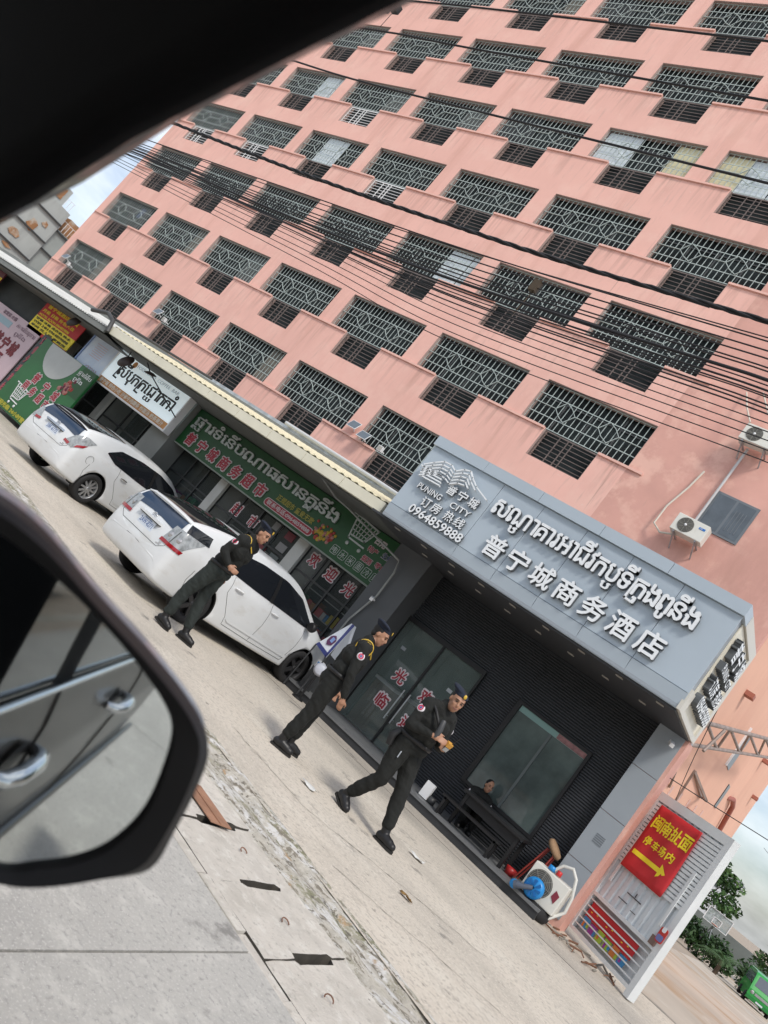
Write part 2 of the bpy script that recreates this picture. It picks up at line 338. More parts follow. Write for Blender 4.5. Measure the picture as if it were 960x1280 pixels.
for i in range(-20, 8):
    x0 = -1.69 + i*.56; x1 = x0 + .56
    ya = lambda x: yk(x) + .10; yb = lambda x: yk(x) + 1.0
    e = .0025; s0 = .30; s1 = .74; sw = .038
    L = [(x0+e, ya(x0)), (x1-e, ya(x1)), (x1-e, ya(x1)+s0), (x1-sw, ya(x1)+s0+.02), (x1-sw*.8, ya(x1)+s1-.03), (x1-e, ya(x1)+s1), (x1-e, yb(x1)), (x0+e, yb(x0)),
         (x0+e, ya(x0)+s1), (x0+sw, ya(x0)+s1-.03), (x0+sw*.8, ya(x0)+s0+.03), (x0+e, ya(x0)+s0)]
    L2 = []
    for q, (x, y) in enumerate(L):
        L2.append((x, y)); X2, Y2 = L[(q+1) % len(L)]; dd = math.hypot(X2-x, Y2-y)
        for w_ in range(1, int(dd/.07)): f_ = w_/int(dd/.07); L2.append((x+(X2-x)*f_, y+(Y2-y)*f_))
    L = [(x + wob(x*3, y*3, i)*.7, y + wob(x*3, y*3, i+40)*.8) for x, y in L2]
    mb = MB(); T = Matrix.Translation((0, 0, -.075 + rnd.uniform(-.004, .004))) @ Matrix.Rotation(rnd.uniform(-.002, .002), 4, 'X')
    mb.prism(L, .078, T); mb.m[1:] = [0] + [1]*(len(mb.m)-2); part('cover_slab', mb, [SLAB, mat('grimy_shaded_slab_edge', (.07, .063, .052), .95, var=.3, vscale=12)], gutter)  # grimy slab sides, painted near black to give the slots their shade
    if -9 < i < 4:
        u = MB(); cx = x0 + .28 + rnd.uniform(-.05, .05); cy = ya(x0) + rnd.choice((.3, .42, .55)); a0 = rnd.uniform(0, 3)
        u.tube([(cx + .028*math.cos(a0+k*.5), cy + .028*math.sin(a0+k*.5), .008 + .012*math.sin(k/7*math.pi)) for k in range(8)], .004, 6); part('lifting_loop', u, RUST, gutter)
km = MB()
for i in range(26):
    x = -9 + i*.42 ; km.prism([(x + wob(x, 1, 1), yk(x)), (x+.41, yk(x+.41)), (x+.41 + wob(x, 2, 1), yk(x+.41)+.085), (x, yk(x)+.085 + wob(x, 3, 3))], .05, Matrix.Translation((0, 0, -.048 + rnd.uniform(-.012, .008))))
part('broken_edging', km, SLAB, gutter)
def crack(pts, w, seed):
    mb = MB(); n = 60; top = []; bot = []
    P = [Vector(p) for p in pts]; seg = [(P[i+1]-P[i]).length for i in range(len(P)-1)]; tot = sum(seg)
    for k in range(n+1):
        d = tot*k/n; i = 0
        while i < len(seg)-1 and d > seg[i]: d -= seg[i]; i += 1
        q = P[i].lerp(P[i+1], d/seg[i]); dr = (P[i+1]-P[i]).normalized(); nn = Vector((-dr.y, dr.x))
        o = .05*noise.noise(Vector((k*.35, seed, 0))) + .02*noise.noise(Vector((k*1.3, seed, 4)))
        ww = w*(.25 + .9*abs(noise.noise(Vector((k*.5, seed, 8)))))
        top.append((*(q + nn*(o+ww)), .004)); bot.append((*(q + nn*(o-ww)), .004))
    mb.grid([bot, top], smooth=False); part('crack', mb, mat('crack_dirt', (.12, .10, .085), .9), forecourt)
crack([(-4.6, 6.6), (-3.4, 6.5), (-2.4, 7.2), (-1.6, 7.6)], .010, 1); crack([(-5.9, 7.0), (-4.4, 7.6), (-3.0, 8.9)], .006, 2)
crack([(-3.6, 8.2), (-2.7, 9.9), (-2.2, 10.6)], .006, 3); crack([(-9.5, 8.0), (-6.1, 9.7), (-4.0, 10.7)], .005, 4); crack([(-2.6, 5.9), (-1.2, 6.6), (1.5, 7.4)], .007, 5)
crack([(-14, 7.9), (-9.6, 8.9), (-6.6, 10.9)], .006, 7)
# joint between two pours close to the step
mb = MB(); mb.box(-16, 4, 10.55, 10.562, -.02, .003); part('expansion_joint', mb, mat('joint_dirt', (.16, .14, .12), .9), forecourt)
# ------------------------------------------------------------------ dormitory building
D = 18.5; X0 = -37.50; DX = 4.2733; WW = 3.587; Z0 = 7.336; DZ = 3.0694; LO0, LO1 = .90, 2.68; HU, HL = 1.40, 2.33
XL, XR = -38.06, -3.28; NR = 8; NC = 7; ZT = Z0 + DZ*(NR-1) + 1.3; YB = 36.5
dorm = thing('apartment_building', 'large salmon pink dormitory block with rows of barred windows above the shops', 'building', (-20, 27, 0))
wl = MB(); T_ = .28
def wb(x0, x1, z0, z1, mb=wl): mb.box(x0, x1, D, D+T_, z0, z1)
for c in range(NC):
    xl = X0 + DX*c; xr = xl + WW
    wb(XL if c == 0 else xl - (DX-WW), xl, 0, ZT)
    zprev = 0
    for r in range(NR):
        zt = Z0 + DZ*r; zb = zt - HL; zs = zt - HU
        wb(xl, xr, zprev, zb); wb(xl, xl+LO0, zb, zs); wb(xl+LO1, xr, zb, zs); zprev = zt
    wb(xl, xr, zprev, ZT)
wlo = part('wall', wl, PINK, dorm)
xr6 = X0 + DX*6 + WW
rw = MB(); rw.box(xr6, XR, D, D+T_, 0, ZT); part('blank_wall', rw, PINKD, dorm)
sw_ = MB(); sw_.box(XR-T_, XR+.004, D+T_, YB, -1, ZT); part('side_wall', sw_, SUNSIDE, dorm)
bw = MB(); bw.box(XL, XR-T_, YB-.3, YB-.002, 0, ZT); bw.box(XL, XL+T_, D+T_, YB-.3, 0, ZT); part('rear_wall', bw, PINK, dorm)
rf = MB(); rf.box(XL-.1, XR+.12, D-.12, YB, ZT, ZT+.22); part('roof_slab', rf, PINKL, dorm)
# meshes shared by all windows (origin: left bottom corner of the upper opening at the wall face)
def upper_grille():
    mb = MB(); y = .10; H = HU
    nb = 20
    for i in range(nb+1):
        x = .03 + (WW-.06)*i/nb; mb.box(x-.010, x+.010, y, y+.010, .02, H-.02)
    for z in (.03, .36, .98, H-.03): mb.box(.01, WW-.01, y-.010, y+.001, z-.012, z+.012)
    zm = .68
    def bar(a, b): mb.bar((a[0], y-.025, a[1]), (b[0], y-.025, b[1]), .030, .018)
    for cx in (WW*.30, WW*.70):
        w, h = .33, .30
        pts = [(cx-w, zm), (cx-w*.35, zm+h), (cx+w*.35, zm+h*.62), (cx+w, zm), (cx+w*.35, zm-h), (cx-w*.35, zm-h*.62), (cx-w, zm)]
        for a, b in zip(pts, pts[1:]): bar(a, b)
    bar((.02, zm), (WW*.30-.33, zm)); bar((WW*.30+.33, zm), (WW*.70-.33, zm)); bar((WW*.70+.33, zm), (WW-.02, zm))
    return mb.mesh('window_grille', BAR)
def lower_grille(bmat):
    mb = MB(); w = LO1-LO0; h = HL-HU; y = .09
    for z in (.03, h-.03): mb.box(.012, w-.012, y, y+.03, z-.02, z+.02)
    for i in range(1, 7): mb.box(.012, w-.012, y+.004, y+.016, h*i/7-.009, h*i/7+.009)
    for x in (.03, w*.455, w*.545, w-.03, w*.30): mb.box(x-.012, x+.012, y-.006, y+.024, .02, h-.02)
    return mb.mesh('lower_grille', bmat)
def glazing():
    mb = MB(); w = WW
    mb.add([(0, .26, 0), (w, .26, 0), (w, .26, HU), (0, .26, HU)], [(0, 1, 2, 3)], 0)
    mb.add([(LO0, .262, HU-HL), (LO1, .262, HU-HL), (LO1, .262, 0), (LO0, .262, 0)], [(0, 1, 2, 3)], 0)
    for x in (.02, w*.25, w*.5, w*.75, w-.02): mb.box(x-.025, x+.025, .235, .258, 0, HU, 1)
    mb.box(0, w, .236, .257, .95, .99, 1)
    return mb.mesh('window', [DARKROOM, mat('window_frame_grey', (.07, .074, .074), .5)])
def drape(seed, col, x0, x1):
    rg = random.Random(seed); mb = MB(); n = 26; rows = [[], []]
    for i in range(n+1):
        x = x0 + (x1-x0)*i/n; y = .205 + .016*math.sin(i*1.9+seed) + rg.uniform(-.004, .004); rows[0].append((x, y, .03 + rg.uniform(0, .03))); rows[1].append((x, y, HU-.05))
    mb.grid(rows); return mb.mesh('curtain', mat('drape_%d' % seed, col, .9, var=.15, vscale=5))
def laundry(seed):
    rg = random.Random(seed); mb = MB(); x = rg.uniform(.3, 1.0)
    mb.tube([(.05, .16, HU-.22), (WW-.05, .16, HU-.24)], .006, 5, 0)
    while x < WW-.7:
        w = rg.uniform(.25, .45); h = rg.uniform(.4, .75); k = rg.randrange(1, 5); mb.grid([[(x+w*i/4, .155+.012*math.sin(i*2+seed), HU-.23-h*j/3) for i in range(5)] for j in range(4)], k); x += w + rg.uniform(.05, .6)
    return mb.mesh('laundry', [BARD] + [mat('cloth_%d' % i, c, .9) for i, c in enumerate(((.35, .04, .06), (.10, .13, .22), (.45, .45, .43), (.06, .06, .065)))])
def jamb():
    mb = MB()
    for x0, x1, z0, z1 in ((.001, .012, 0, HU), (WW-.012, WW-.001, 0, HU), (LO0+.001, LO0+.012, HU-HL, 0), (LO1-.012, LO1-.001, HU-HL, 0)): mb.box(x0, x1, .004, .25, z0, z1)
    mb.box(0, WW, .004, .25, HU-.012, HU-.001); return mb.mesh('jamb', JAMB)
UG, LG, LGW, GZ, JB = upper_grille(), lower_grille(BARD), lower_grille(BARW), glazing(), jamb()
cop = MB(); cop.box(0, DX-(LO1-LO0)-.02, -.055, .02, -.045, .02); CP = cop.mesh('coping', PINKL)
bd = MB(); bd.box(0, .95, .17, .19, .05, HU-.06); bd.box(.99, 1.28, .175, .19, .05, HU-.06); BDW = bd.mesh('curtain', CURT)
bdy = MB(); bdy.box(0, .85, .17, .19, .05, HU-.06); BDY = bdy.mesh('curtain', CURY)
CURTAINS = {(5, 4): [(BDW, .05), (BDY, WW-.92)], (6, 4): [(BDY, .02), (BDW, .9)], (4, 2): [(BDW, 2.2)], (2, 3): [(BDW, 1.1)], (1, 4): [(BDW, 2.2)], (6, 6): [(BDW, 1.6)]}
DR = [drape(1, (.04, .045, .05), .05, 1.5), drape(2, (.10, .11, .11), 2.3, WW-.05), drape(3, (.02, .03, .045), .05, WW-.05), drape(4, (.16, .15, .13), 2.7, WW-.1)]; LD = [laundry(k) for k in (3, 5, 8)]; rv = random.Random(21)
org = wpos(dorm)
for r in range(NR):
    for c in range(NC):
        base = Vector((X0+DX*c, D, Z0+DZ*r-HU)) - org
        wn = link('window', GZ, dorm, base); link('jamb', JB, wn); link('window_grille', UG, wn)
        white_low = (r == 3 and c in (0, 1, 3)) or (r == 4 and c == 2)
        link('lower_grille', LGW if white_low else LG, wn, (LO0, 0, HU-HL))
        q = rv.random()
        if (c, r) not in CURTAINS:
            if q < .22: link('curtain', DR[rv.randrange(len(DR))], wn)
            elif q < .34: link('laundry', LD[rv.randrange(len(LD))], wn)
        for me, dx in CURTAINS.get((c, r), []): link('curtain', me, wn, (dx, 0, 0))
        if c < NC-1: link('coping', CP, dorm, base + Vector((LO1+.01, 0, .0)))
        else:
            mb = MB(); mb.box(LO1+.01, WW+.45, -.055, .02, -.045, .02); link('coping', mb.mesh('coping', PINKL), dorm, base)
        if c == 0:
            mb = MB(); mb.box(-.5, LO0-.01, -.055, .02, -.045, .02); link('coping', mb.mesh('coping', PINKL), dorm, base)
# blank wall: small grey window
mb = MB(); mb.box(-5.99, -4.93, D-.03, D-.002, 8.42, 9.48, 0); mb.box(-5.93, -5.49, D-.034, D-.029, 8.48, 9.42, 1); mb.box(-5.43, -4.99, D-.034, D-.029, 8.48, 9.42, 1)
for k in range(4): mb.box(-5.36+.08*k, -5.34+.08*k, D-.045, D-.036, 8.62, 9.2, 0)
part('small_window', mb, [mat('grey_window_frame', (.15, .17, .19), .5), mat('grey_window_glass', (.10, .12, .14), .2, var=.2)], dorm)
# side wall details
mb = MB(); mb.box(XR+.005, XR+.03, 24.2, 25.2, 4.8, 5.95); part('narrow_window', mb, [mat('dim_glass', (.06, .065, .07), .3)], dorm)
mb = MB(); mb.box(XR+.005, XR+.06, 24.12, 24.2, 4.75, 6.0); part('window_frame', mb, WHITE, dorm)
mb = MB(); mb.box(XR+.005, XR+.03, 27.0, 27.5, 3.9, 4.7); part('narrow_window', mb, [MATS['dim_glass']], dorm)
mb = MB(); mb.tube([(XR+.12, 30.9, 2.9), (XR+.12, 30.5, 3.75), (XR+.12, 29.9, 4.5), (XR+.1, 29.2, 4.62), (XR-.05, 28.7, 4.5)], .08, 10); part('drain_pipe', mb, mat('red_brown_pipe', (.33, .10, .07), .5), dorm)
for k in range(5):
    mb = MB(); y = 19.6 + k*1.5; mb.box(XR+.005, XR+.02, y, y+.22, 2.2-.2*(k % 2), 3.1 + .1*k); part('paint_patch', mb, mat('pale_patch', (.66, .44, .38), .8), dorm)
for y, z in ((20.3, 5.9), (23, 3.0), (26.5, 7.6), (30.4, 6.4), (34.0, 5.6)):
    mb = MB(); mb.box(XR+.005, XR+.22, y, y+.3, z, z+.12); part('wall_bracket', mb, mat('terracotta_block', (.36, .13, .09), .7), dorm)
# solar flood lamps on the first-floor copings
def flood(x, z, panel, label):
    t = thing('solar_flood_lamp', label, 'lamp', (x, D-.06, z), 0, 'solar flood lamps on the window ledges')
    mb = MB(); mb.box(x-.02, x+.02, D-.20, D-.0, z+.05, z+.09); mb.box(x-.10, x+.10, D-.30, D-.2, z+.0, z+.17); part('lamp_housing', mb, WHITE, t)
    mb = MB(); mb.box(x-.085, x+.085, D-.308, D-.302, z+.02, z+.15); part('lamp_lens', mb, LAMPW, t)
    if panel is not None:
        px_, pz = panel; mb = MB(); M = Matrix.Translation((px_, D-.25, pz)) @ Matrix.Rotation(R_(62), 4, 'X')
        mb.prism([(-.21, -.15), (.21, -.15), (.21, .15), (-.21, .15)], .02, M); mb.prism([(-.195, -.135), (.195, -.135), (.195, .135), (-.195, .135)], .004, M @ Matrix.Translation((0, 0, .021)), 1)
        mb.bar((px_, D-.25, pz), (px_, D, pz-.1), .03, .03)
        part('solar_panel', mb, [WHITE, mat('solar_cells', (.12, .15, .18), .4)], t)
flood(-14.89, 5.92, (-15.74, 6.1), 'white solar flood lamp beside the upper left corner of the grey hotel sign')
flood(-36.05, 5.93, (-36.65, 6.25), 'white solar flood lamp at the far left end of the pink block')
flood(-27.57, 5.95, (-28.23, 6.2), 'white solar flood lamp above the join of the two awnings')
mb = MB(); M = Matrix.Translation((-16.36, D-.2, 6.25)) @ Matrix.Rotation(R_(62), 4, 'X'); mb.prism([(-.2, -.16), (.2, -.16), (.2, .16), (-.2, .16)], .02, M); mb.prism([(-.185, -.145), (.185, -.145), (.185, .145), (-.185, .145)], .004, M @ Matrix.Translation((0, 0, .021)), 1); mb.bar((-16.36, D-.2, 6.25), (-16.36, D, 6.1), .03, .03)
solo('photovoltaic_module', mb, [WHITE, MATS['solar_cells']], 'lone grey solar panel fixed to the pink pier above the cream awning', 'solar panel', origin=(-16.36, D, 6.1))
# wall mounted air conditioners
def aircon(name, label, x0, y0, z0, w, h, d, group=None, logo=True):
    t = thing(name, label, 'air conditioner', (x0+w/2, y0+d/2, z0), 0, group)
    mb = MB(); mb.box(x0, x0+w, y0, y0+d, z0, z0+h); o = part('casing', mb, mat('ac_casing', (.70, .69, .63), .5, var=.04, vscale=3, stains=[((.5, .46, .38), 5, .6, .8, (1, 1, .3))]), t)
    bv = o.modifiers.new('bevel', 'BEVEL'); bv.width = .012; bv.segments = 2
    cx = x0 + w*.36; cz = z0 + h*.5; rr = h*.42; M = Matrix.Translation((cx, y0-.004, cz)) @ FACE
    mb = MB(); mb.lathe([(0, .0), (rr, .0)], M, 28, 0, False); part('fan_opening', mb, mat('ac_fan_dark', (.10, .10, .09), .6), t)
    mb = MB()
    for k in range(1, 8):
        q = rr*k/7.5; mb.tube([(cx+q*math.cos(a), y0-.014, cz+q*math.sin(a)) for a in [i*2*math.pi/24 for i in range(25)]], .0035, 4, caps=False)
    for k in range(8):
        a = k*math.pi/4; mb.bar((cx, y0-.014, cz), (cx+rr*math.cos(a), y0-.014, cz+rr*math.sin(a)), .008, .006)
    part('fan_guard', mb, mat('ac_guard', (.30, .29, .26), .5), t)
    mb = MB(); mb.lathe([(0, .02), (rr*.16, .02), (rr*.16, .0)], Matrix.Translation((cx, y0-.004, cz)) @ FACE, 14, 0); part('fan_hub', mb, WHITE, t)
    if logo:
        mb = MB(); mb.box(x0+w*.74, x0+w*.93, y0-.006, y0-.001, z0+h*.62, z0+h*.74); put_text(mb, 'HD', x0+w*.77, y0-.008, z0+h*.645, h=h*.07, ext=.004, m=1); part('logo_plate', mb, [mat('logo_blue', (.02, .16, .5), .4), WHITE], t)
    return t
for i, (x0, z0, lb) in enumerate(((-6.28, 7.90, 'cream air conditioner beside the small grey window above the hotel sign'), (-6.24, 10.74, 'cream air conditioner hung high on the pink wall below the cable bundle'))):
    t = aircon('air_conditioner', lb, x0, 17.98, z0, .80, .46, .32, 'air conditioners on the pink wall')
    for x in (x0+.12, x0+.68): mb = MB(); mb.bar((x, 18.0, z0-.02), (x, 18.5, z0-.02), .04, .03); mb.bar((x, 18.05, z0-.03), (x, 18.5, z0-.3), .03, .03); part('bracket', mb, STEEL, t)
p = MB(); p.tube([(-6.55, 18.42, 9.75), (-6.62, 18.4, 9.2), (-6.78, 18.38, 8.5), (-6.78, 18.36, 7.95), (-6.5, 18.3, 7.78), (-6.12, 18.25, 7.9)], .026, 8)
solo('insulated_hose', p, mat('hose_cream', (.62, .58, .50), .7), 'cream insulated hose hanging beside the lower wall air conditioner', 'hose')
p = MB(); p.tube([(-6.0, 18.4, 8.36), (-6.0, 18.4, 10.75)], .035, 8); solo('conduit_pipe', p, mat('pipe_grey', (.52, .52, .52), .5), 'grey vertical pipe running between the two wall air conditioners', 'pipe')
for k, (a, b) in enumerate((((-6.2, 17.95, 11.2), (-6.9, 18.45, 12.2)), ((-5.55, 17.95, 11.2), (-6.55, 18.45, 12.35)), ((-5.5, 17.95, 11.2), (-4.9, 18.45, 12.4)))):
    p = MB(); p.tube([a, Vector(a).lerp(Vector(b), .5) + Vector((0, -.05, -.06)), b], .02, 6)
    solo('stay_wire', p, mat('hose_cream', (.62, .58, .50)), ['pale stay strap left of the high wall air conditioner', 'pale stay strap leaning left above the high wall air conditioner', 'pale stay strap leaning right above the high wall air conditioner'][k], 'strap')
# rusty steel lattice arm on the side wall
lt = thing('steel_lattice_frame', 'rusty steel lattice arm projecting from the sunlit side wall', 'steel frame', (-2.9, 16.5, 3.65))
LATM = mat('weathered_steel', (.30, .24, .21), .6, metal=.3, var=.3, vscale=4)
mb = MB(); A = Vector((-2.95, 16.42, 3.65)); B = Vector((-2.9, 16.55, 4.22)); A2 = Vector((-2.7, 27, 6.1)); B2 = Vector((-2.6, 25, 6.25))
mb.tube([A, A2], .045, 8); mb.tube([B, B2], .05, 8); mb.tube([A, B], .045, 8); mb.tube([A + Vector((.2, .6, .14)), B + Vector((.2, .8, .20))], .035, 8); part('chord', mb, LATM, lt)
mb = MB()
for k in range(4):
    a = A.lerp(A2, k/4); b = B.lerp(B2, k/4); a2 = A.lerp(A2, (k+1)/4); mb.tube([b, a2], .035, 8); mb.tube([a2, B.lerp(B2, (k+1)/4)], .03, 8)
part('brace', mb, LATM, lt)
mb = MB(); mb.tube([A, (XR+.02, 19.3, 3.0)], .025, 6); part('stay', mb, LATM, lt)
bk = MB(); bk.bar((XR+.03, 20.7, 3.75), (XR+.03, 23.9, 3.62), .07, .07); bk.bar((XR+.03, 20.7, 3.75), (XR+.5, 21.4, 3.4), .06, .06); bk.bar((XR+.5, 21.4, 3.4), (XR+.03, 23.9, 3.62), .05, .05); bk.bar((XR+.03, 20.7, 3.75), (XR+.03, 20.9, 2.9), .05, .05)
solo('wall_bracket_frame', bk, [LATM], 'small triangular steel bracket on the sunlit side wall behind the sheet metal gate', 'bracket', origin=(XR, 21, 3.0))
# ------------------------------------------------------------------ hotel frontage
HX0, HX1 = -7.47, -2.14; HY0, HY1 = 10.2, 12.05; HZ0, HZ1 = 3.15, 4.72
hotel = thing('hotel_frontage', 'grey and charcoal hotel entrance with a large canopy sign at street level', 'hotel entrance', (-4.8, 12, 0))
mb = MB(); mb.box(HX0, HX1-.03, HY0+.02, HY1+.4, HZ0+.01, HZ1-.02); cano = part('canopy', mb, SIGNG2, hotel)
seams = [HX0, -5.98, -5.22, -4.46, -3.70, -2.94, HX1]
for a, b in zip(seams, seams[1:]):
    mb = MB(); mb.box(a+.004, b-.004, HY0, HY0+.019, HZ0+.235, HZ1-.16); part('fascia_panel', mb, SIGNG, hotel)
    mb = MB(); mb.add([(a+.004, HY0+.03, HZ0), (b-.004, HY0+.03, HZ0), (b-.004, HY0-.012, HZ0+.225), (a+.004, HY0-.012, HZ0+.225), (a+.004, HY0+.06, HZ0), (b-.004, HY0+.06, HZ0), (b-.004, HY0+.02, HZ0+.225), (a+.004, HY0+.02, HZ0+.225)],
        [(0,1,2,3),(5,4,7,6),(0,4,5,1),(3,2,6,7),(0,3,7,4),(1,5,6,2)]); part('fascia_skirt', mb, SIGNG, hotel)
for k in range(5):
    a = HX0 - .02 + (HX1-HX0+.04)*k/5; b = a + (HX1-HX0+.04)/5
    mb = MB(); mb.box(a+.003, b-.003, HY0-.05, HY0+.35, HZ1-.155, HZ1+.02); part('top_trim', mb, SIGNG, hotel)
# end of the canopy; its sunlit cream tone is put into the panel colour
CREAML = mat('sunlit_end_panel', (.74, .70, .58), .5, var=.05)
mb = MB(); mb.box(HX1-.028, HX1-.012, HY0+.30, HY1-.05, HZ0+.02, HZ1-.16); part('end_panel', mb, CREAML, hotel)
mb = MB(); mb.box(HX1-.03, HX1+.02, HY0+.005, HY0+.29, HZ0, HZ0+.30, 0); mb.box(HX1-.03, HX1+.02, HY1-.06, HY1+.12, HZ0, HZ1+.02, 0); mb.box(HX1-.03, HX1+.02, HY0+.36, HY1-.06, HZ1-.15, HZ1+.02, 0); mb.box(HX1-.03, HX1+.02, HY0+.29, HY1-.06, HZ0-.005, HZ0+.07, 0)
part('end_frame', mb, mat('pale_end_frame', (.60, .58, .52), .45), hotel)
END = Matrix.Translation((HX1, 0, 0)) @ Matrix(((0,0,1,0),(1,0,0,0),(0,1,0,0),(0,0,0,1)))
for s, y, z, h, w in (('普', 10.62, 4.12, .30, .30), ('宁', 11.02, 4.12, .30, .30), ('城', 11.42, 4.12, .30, .30), ('PUNING', 10.58, 3.92, .12, .55), ('CITY', 11.25, 3.92, .12, .42), ('订房', 10.60, 3.62, .22, .46), ('热线', 11.2, 3.62, .22, .46), ('0964859888', 10.55, 3.36, .17, 1.2)):
    mb = MB(); put_text(mb, s, y, 0, z, h=h, w=w, bold=.02, ext=.10, M=END @ Matrix.Translation((0, 0, .03)), m=0, mside=1); part('letter', mb, [LETW, LETS], hotel)
# fascia lettering, each character a raised letter
LM = [LETW, LETS]
def raised(s, x, z, h, w, bold=.03, ext=.07, y=HY0-.045):
    mb = MB(); put_text(mb, s, x, y, z, h=h, w=w, bold=bold, ext=ext, m=0, mside=1); part('letter', mb, LM, hotel)
for i, ch in enumerate('普宁城商务酒店'): raised(ch, -5.60 + i*.432, 3.475, .335, .335, .022)
kc = [('ស', None), ('ណ', 'ឋ'), ('ា', None), ('គា', None), ('រ', None), ('អា', None), ('ជី', None), ('វ', None), ('ក', None), ('ប', 'ប'), ('ទី', None), ('កុ', 'RO'), ('ង', None), ('ពូ', None), ('នី', None), ('ង', None)]
kmb = {}
def kfn(i): return kmb.setdefault(i, MB())
khmer(kfn, kc, -5.86, 4.07, .245, 3.36, HY0-.045, .020, .07)
for i in sorted(kmb): part('letter', kmb[i], LM, hotel)
for i, ch in enumerate('普宁城'): raised(ch, -6.72 + i*.225, 3.965, .165, .175, .02, .04)
raised('PUNING', -7.20, 3.80, .10, .50, .012, .04); raised('CITY', -6.50, 3.80, .10, .40, .012, .04)
for i, ch in enumerate('订房热线'): raised(ch, -6.96 + i*.215 + (.06 if i > 1 else 0), 3.585, .165, .175, .015, .04)
raised('0964859888', -7.06, 3.40, .145, 1.10, .02, .04)
# mountain emblem: stacked contour strokes
mb = MB(); M = Matrix.Translation((0, HY0-.06, 0)) @ FACE
prof = [(-7.33, .0), (-7.2, .10), (-7.05, .20), (-6.9, .205), (-6.78, .15), (-6.66, .245), (-6.55, .27), (-6.45, .19), (-6.3, .10), (-6.02, 0)]
for k in range(5):
    zs = 4.18 - .045*k; pts = [(x + k*.012, zs + max(z*(1-.05*k), 0) - .004*k) for x, z in prof[:9-k//2]]
    if k == 0: pts = [(x, zs + z) for x, z in prof]
    stroke(mb, pts, .020, .05, M)
for k in range(4): stroke(mb, [(-7.36+.05*k, 4.14-.05*k), (-6.92+.02*k, 4.15-.05*k)], .022, .05, M)
part('mountain_emblem', mb, LETW, hotel)
# soffit and downlights
mb = MB(); mb.box(HX0-.25, HX1-.03, HY0+.07, 12.45, HZ0-.03, HZ0+.005); part('soffit', mb, SOFF, hotel)
for k in range(9):
    for y in (10.45, 11.25):
        x = -7.2 + k*.6 + (.22 if y > 11 else 0)
        if x > -2.3: continue
        mb = MB(); mb.box(x-.05, x+.05, y-.035, y+.035, HZ0-.042, HZ0-.031); part('downlight', mb, LAMPW, hotel)
# ribbed wall round the openings
RY = 12.2
for x0, x1, z0, z1 in ((-5.24, -2.6, 0, 3.12), (-7.02, -5.24, 2.16, 3.12)): mb = MB(); mb.box(x0, x1, RY+.03, RY+.2, z0, z1); part('backing_wall', mb, RIB, hotel)
LOB = mat('lobby_wall', (.20, .25, .24), .7, var=.2, vscale=.8)
mb = MB(); mb.box(-7.3, -4.9, 14.9, 15.0, 0, 3.0); mb.box(-7.4, -7.3, 12.46, 15, 0, 3.0); mb.box(-4.9, -4.8, 12.46, 15, 0, 3.0); mb.box(-7.3, -4.9, 12.46, 14.9, 2.7, 2.75); part('lobby_shell', mb, LOB, hotel)
mb = MB(); mb.box(-7.3, -4.9, 12.24, 14.9, .10, .14); part('lobby_floor', mb, mat('lobby_tile', (.45, .45, .43), .2), hotel)
mb = MB(); mb.box(-6.98, -6.55, 12.5, 13.6, .15, 1.0); part('reception_desk', mb, mat('brown_desk', (.16, .075, .045), .4), hotel); mb = MB(); mb.box(-7.0, -6.52, 12.46, 13.64, 1.0, 1.06); part('desk_top', mb, WHITE, hotel)
mb = MB(); mb.box(-5.9, -5.2, 14.0, 14.6, .15, .55); mb.box(-5.9, -5.2, 14.5, 14.6, .55, .95); part('lobby_sofa', mb, mat('sofa_tan', (.30, .24, .17), .7), hotel)
def ribbed(x0, x1, z0, z1):
    mb = MB(); n = max(1, round((z1-z0)/.042)); h = (z1-z0)/n
    for i in range(n):
        z = z0 + i*h; mb.add([(x0, RY+.03, z), (x1, RY+.03, z), (x1, RY, z+h*.25), (x0, RY, z+h*.25), (x1, RY, z+h*.7), (x0, RY, z+h*.7), (x1, RY+.03, z+h*.95), (x0, RY+.03, z+h*.95)], [(0,1,2,3),(3,2,4,5),(5,4,6,7)])
    return mb
for a in ((-5.22, -4.53, .15, 3.1), (-7.0, -5.22, 2.24, 3.1), (-4.53, -3.15, 2.2, 3.1), (-4.53, -3.15, .15, .66), (-3.15, -2.6, .15, 3.1)): part('ribbed_cladding', ribbed(*a), RIB, hotel)
# glass doors
mb = MB(); mb.add([(-7.0, RY-.02, .16), (-5.27, RY-.02, .16), (-5.27, RY-.02, 2.14), (-7.0, RY-.02, 2.14)], [(0,1,2,3)]); dr = part('glass_door', mb, GLASSA, hotel)
mb = MB()
for x in (-7.0, -6.12, -5.25): mb.box(x-.02, x+.02, RY-.05, RY-.021, .15, 2.14)
mb.box(-7.02, -5.23, RY-.06, RY-.021, 2.14, 2.22); part('door_frame', mb, BLACK, hotel)
for x in (-6.19, -6.05):
    mb = MB(); mb.tube([(x, RY-.09, .58), (x, RY-.09, 1.16)], .014, 8); mb.tube([(x, RY-.09, .65), (x, RY-.02, .65)], .01, 6); mb.tube([(x, RY-.09, 1.08), (x, RY-.02, 1.08)], .01, 6); part('handle', mb, STEEL, hotel)
def sticker(ch, x, z, s, y, par):
    mb = MB(); put_text(mb, ch, x, y, z-s/2, h=s, w=s, bold=.085, ext=.002, anchor='c', m=0); put_text(mb, ch, x, y-.004, z-s/2, h=s*.92, w=s*.92, bold=.03, ext=.002, anchor='c', m=1)
    part('window_sticker', mb, [mat('sticker_white', (.62, .56, .58), .5), RED], par)
for ch, x, z in (('光', -6.45, 1.29), ('欢', -5.83, 1.29), ('临', -6.45, .79), ('迎', -5.83, .76)): sticker(ch, x, z, .24, RY-.026, hotel)
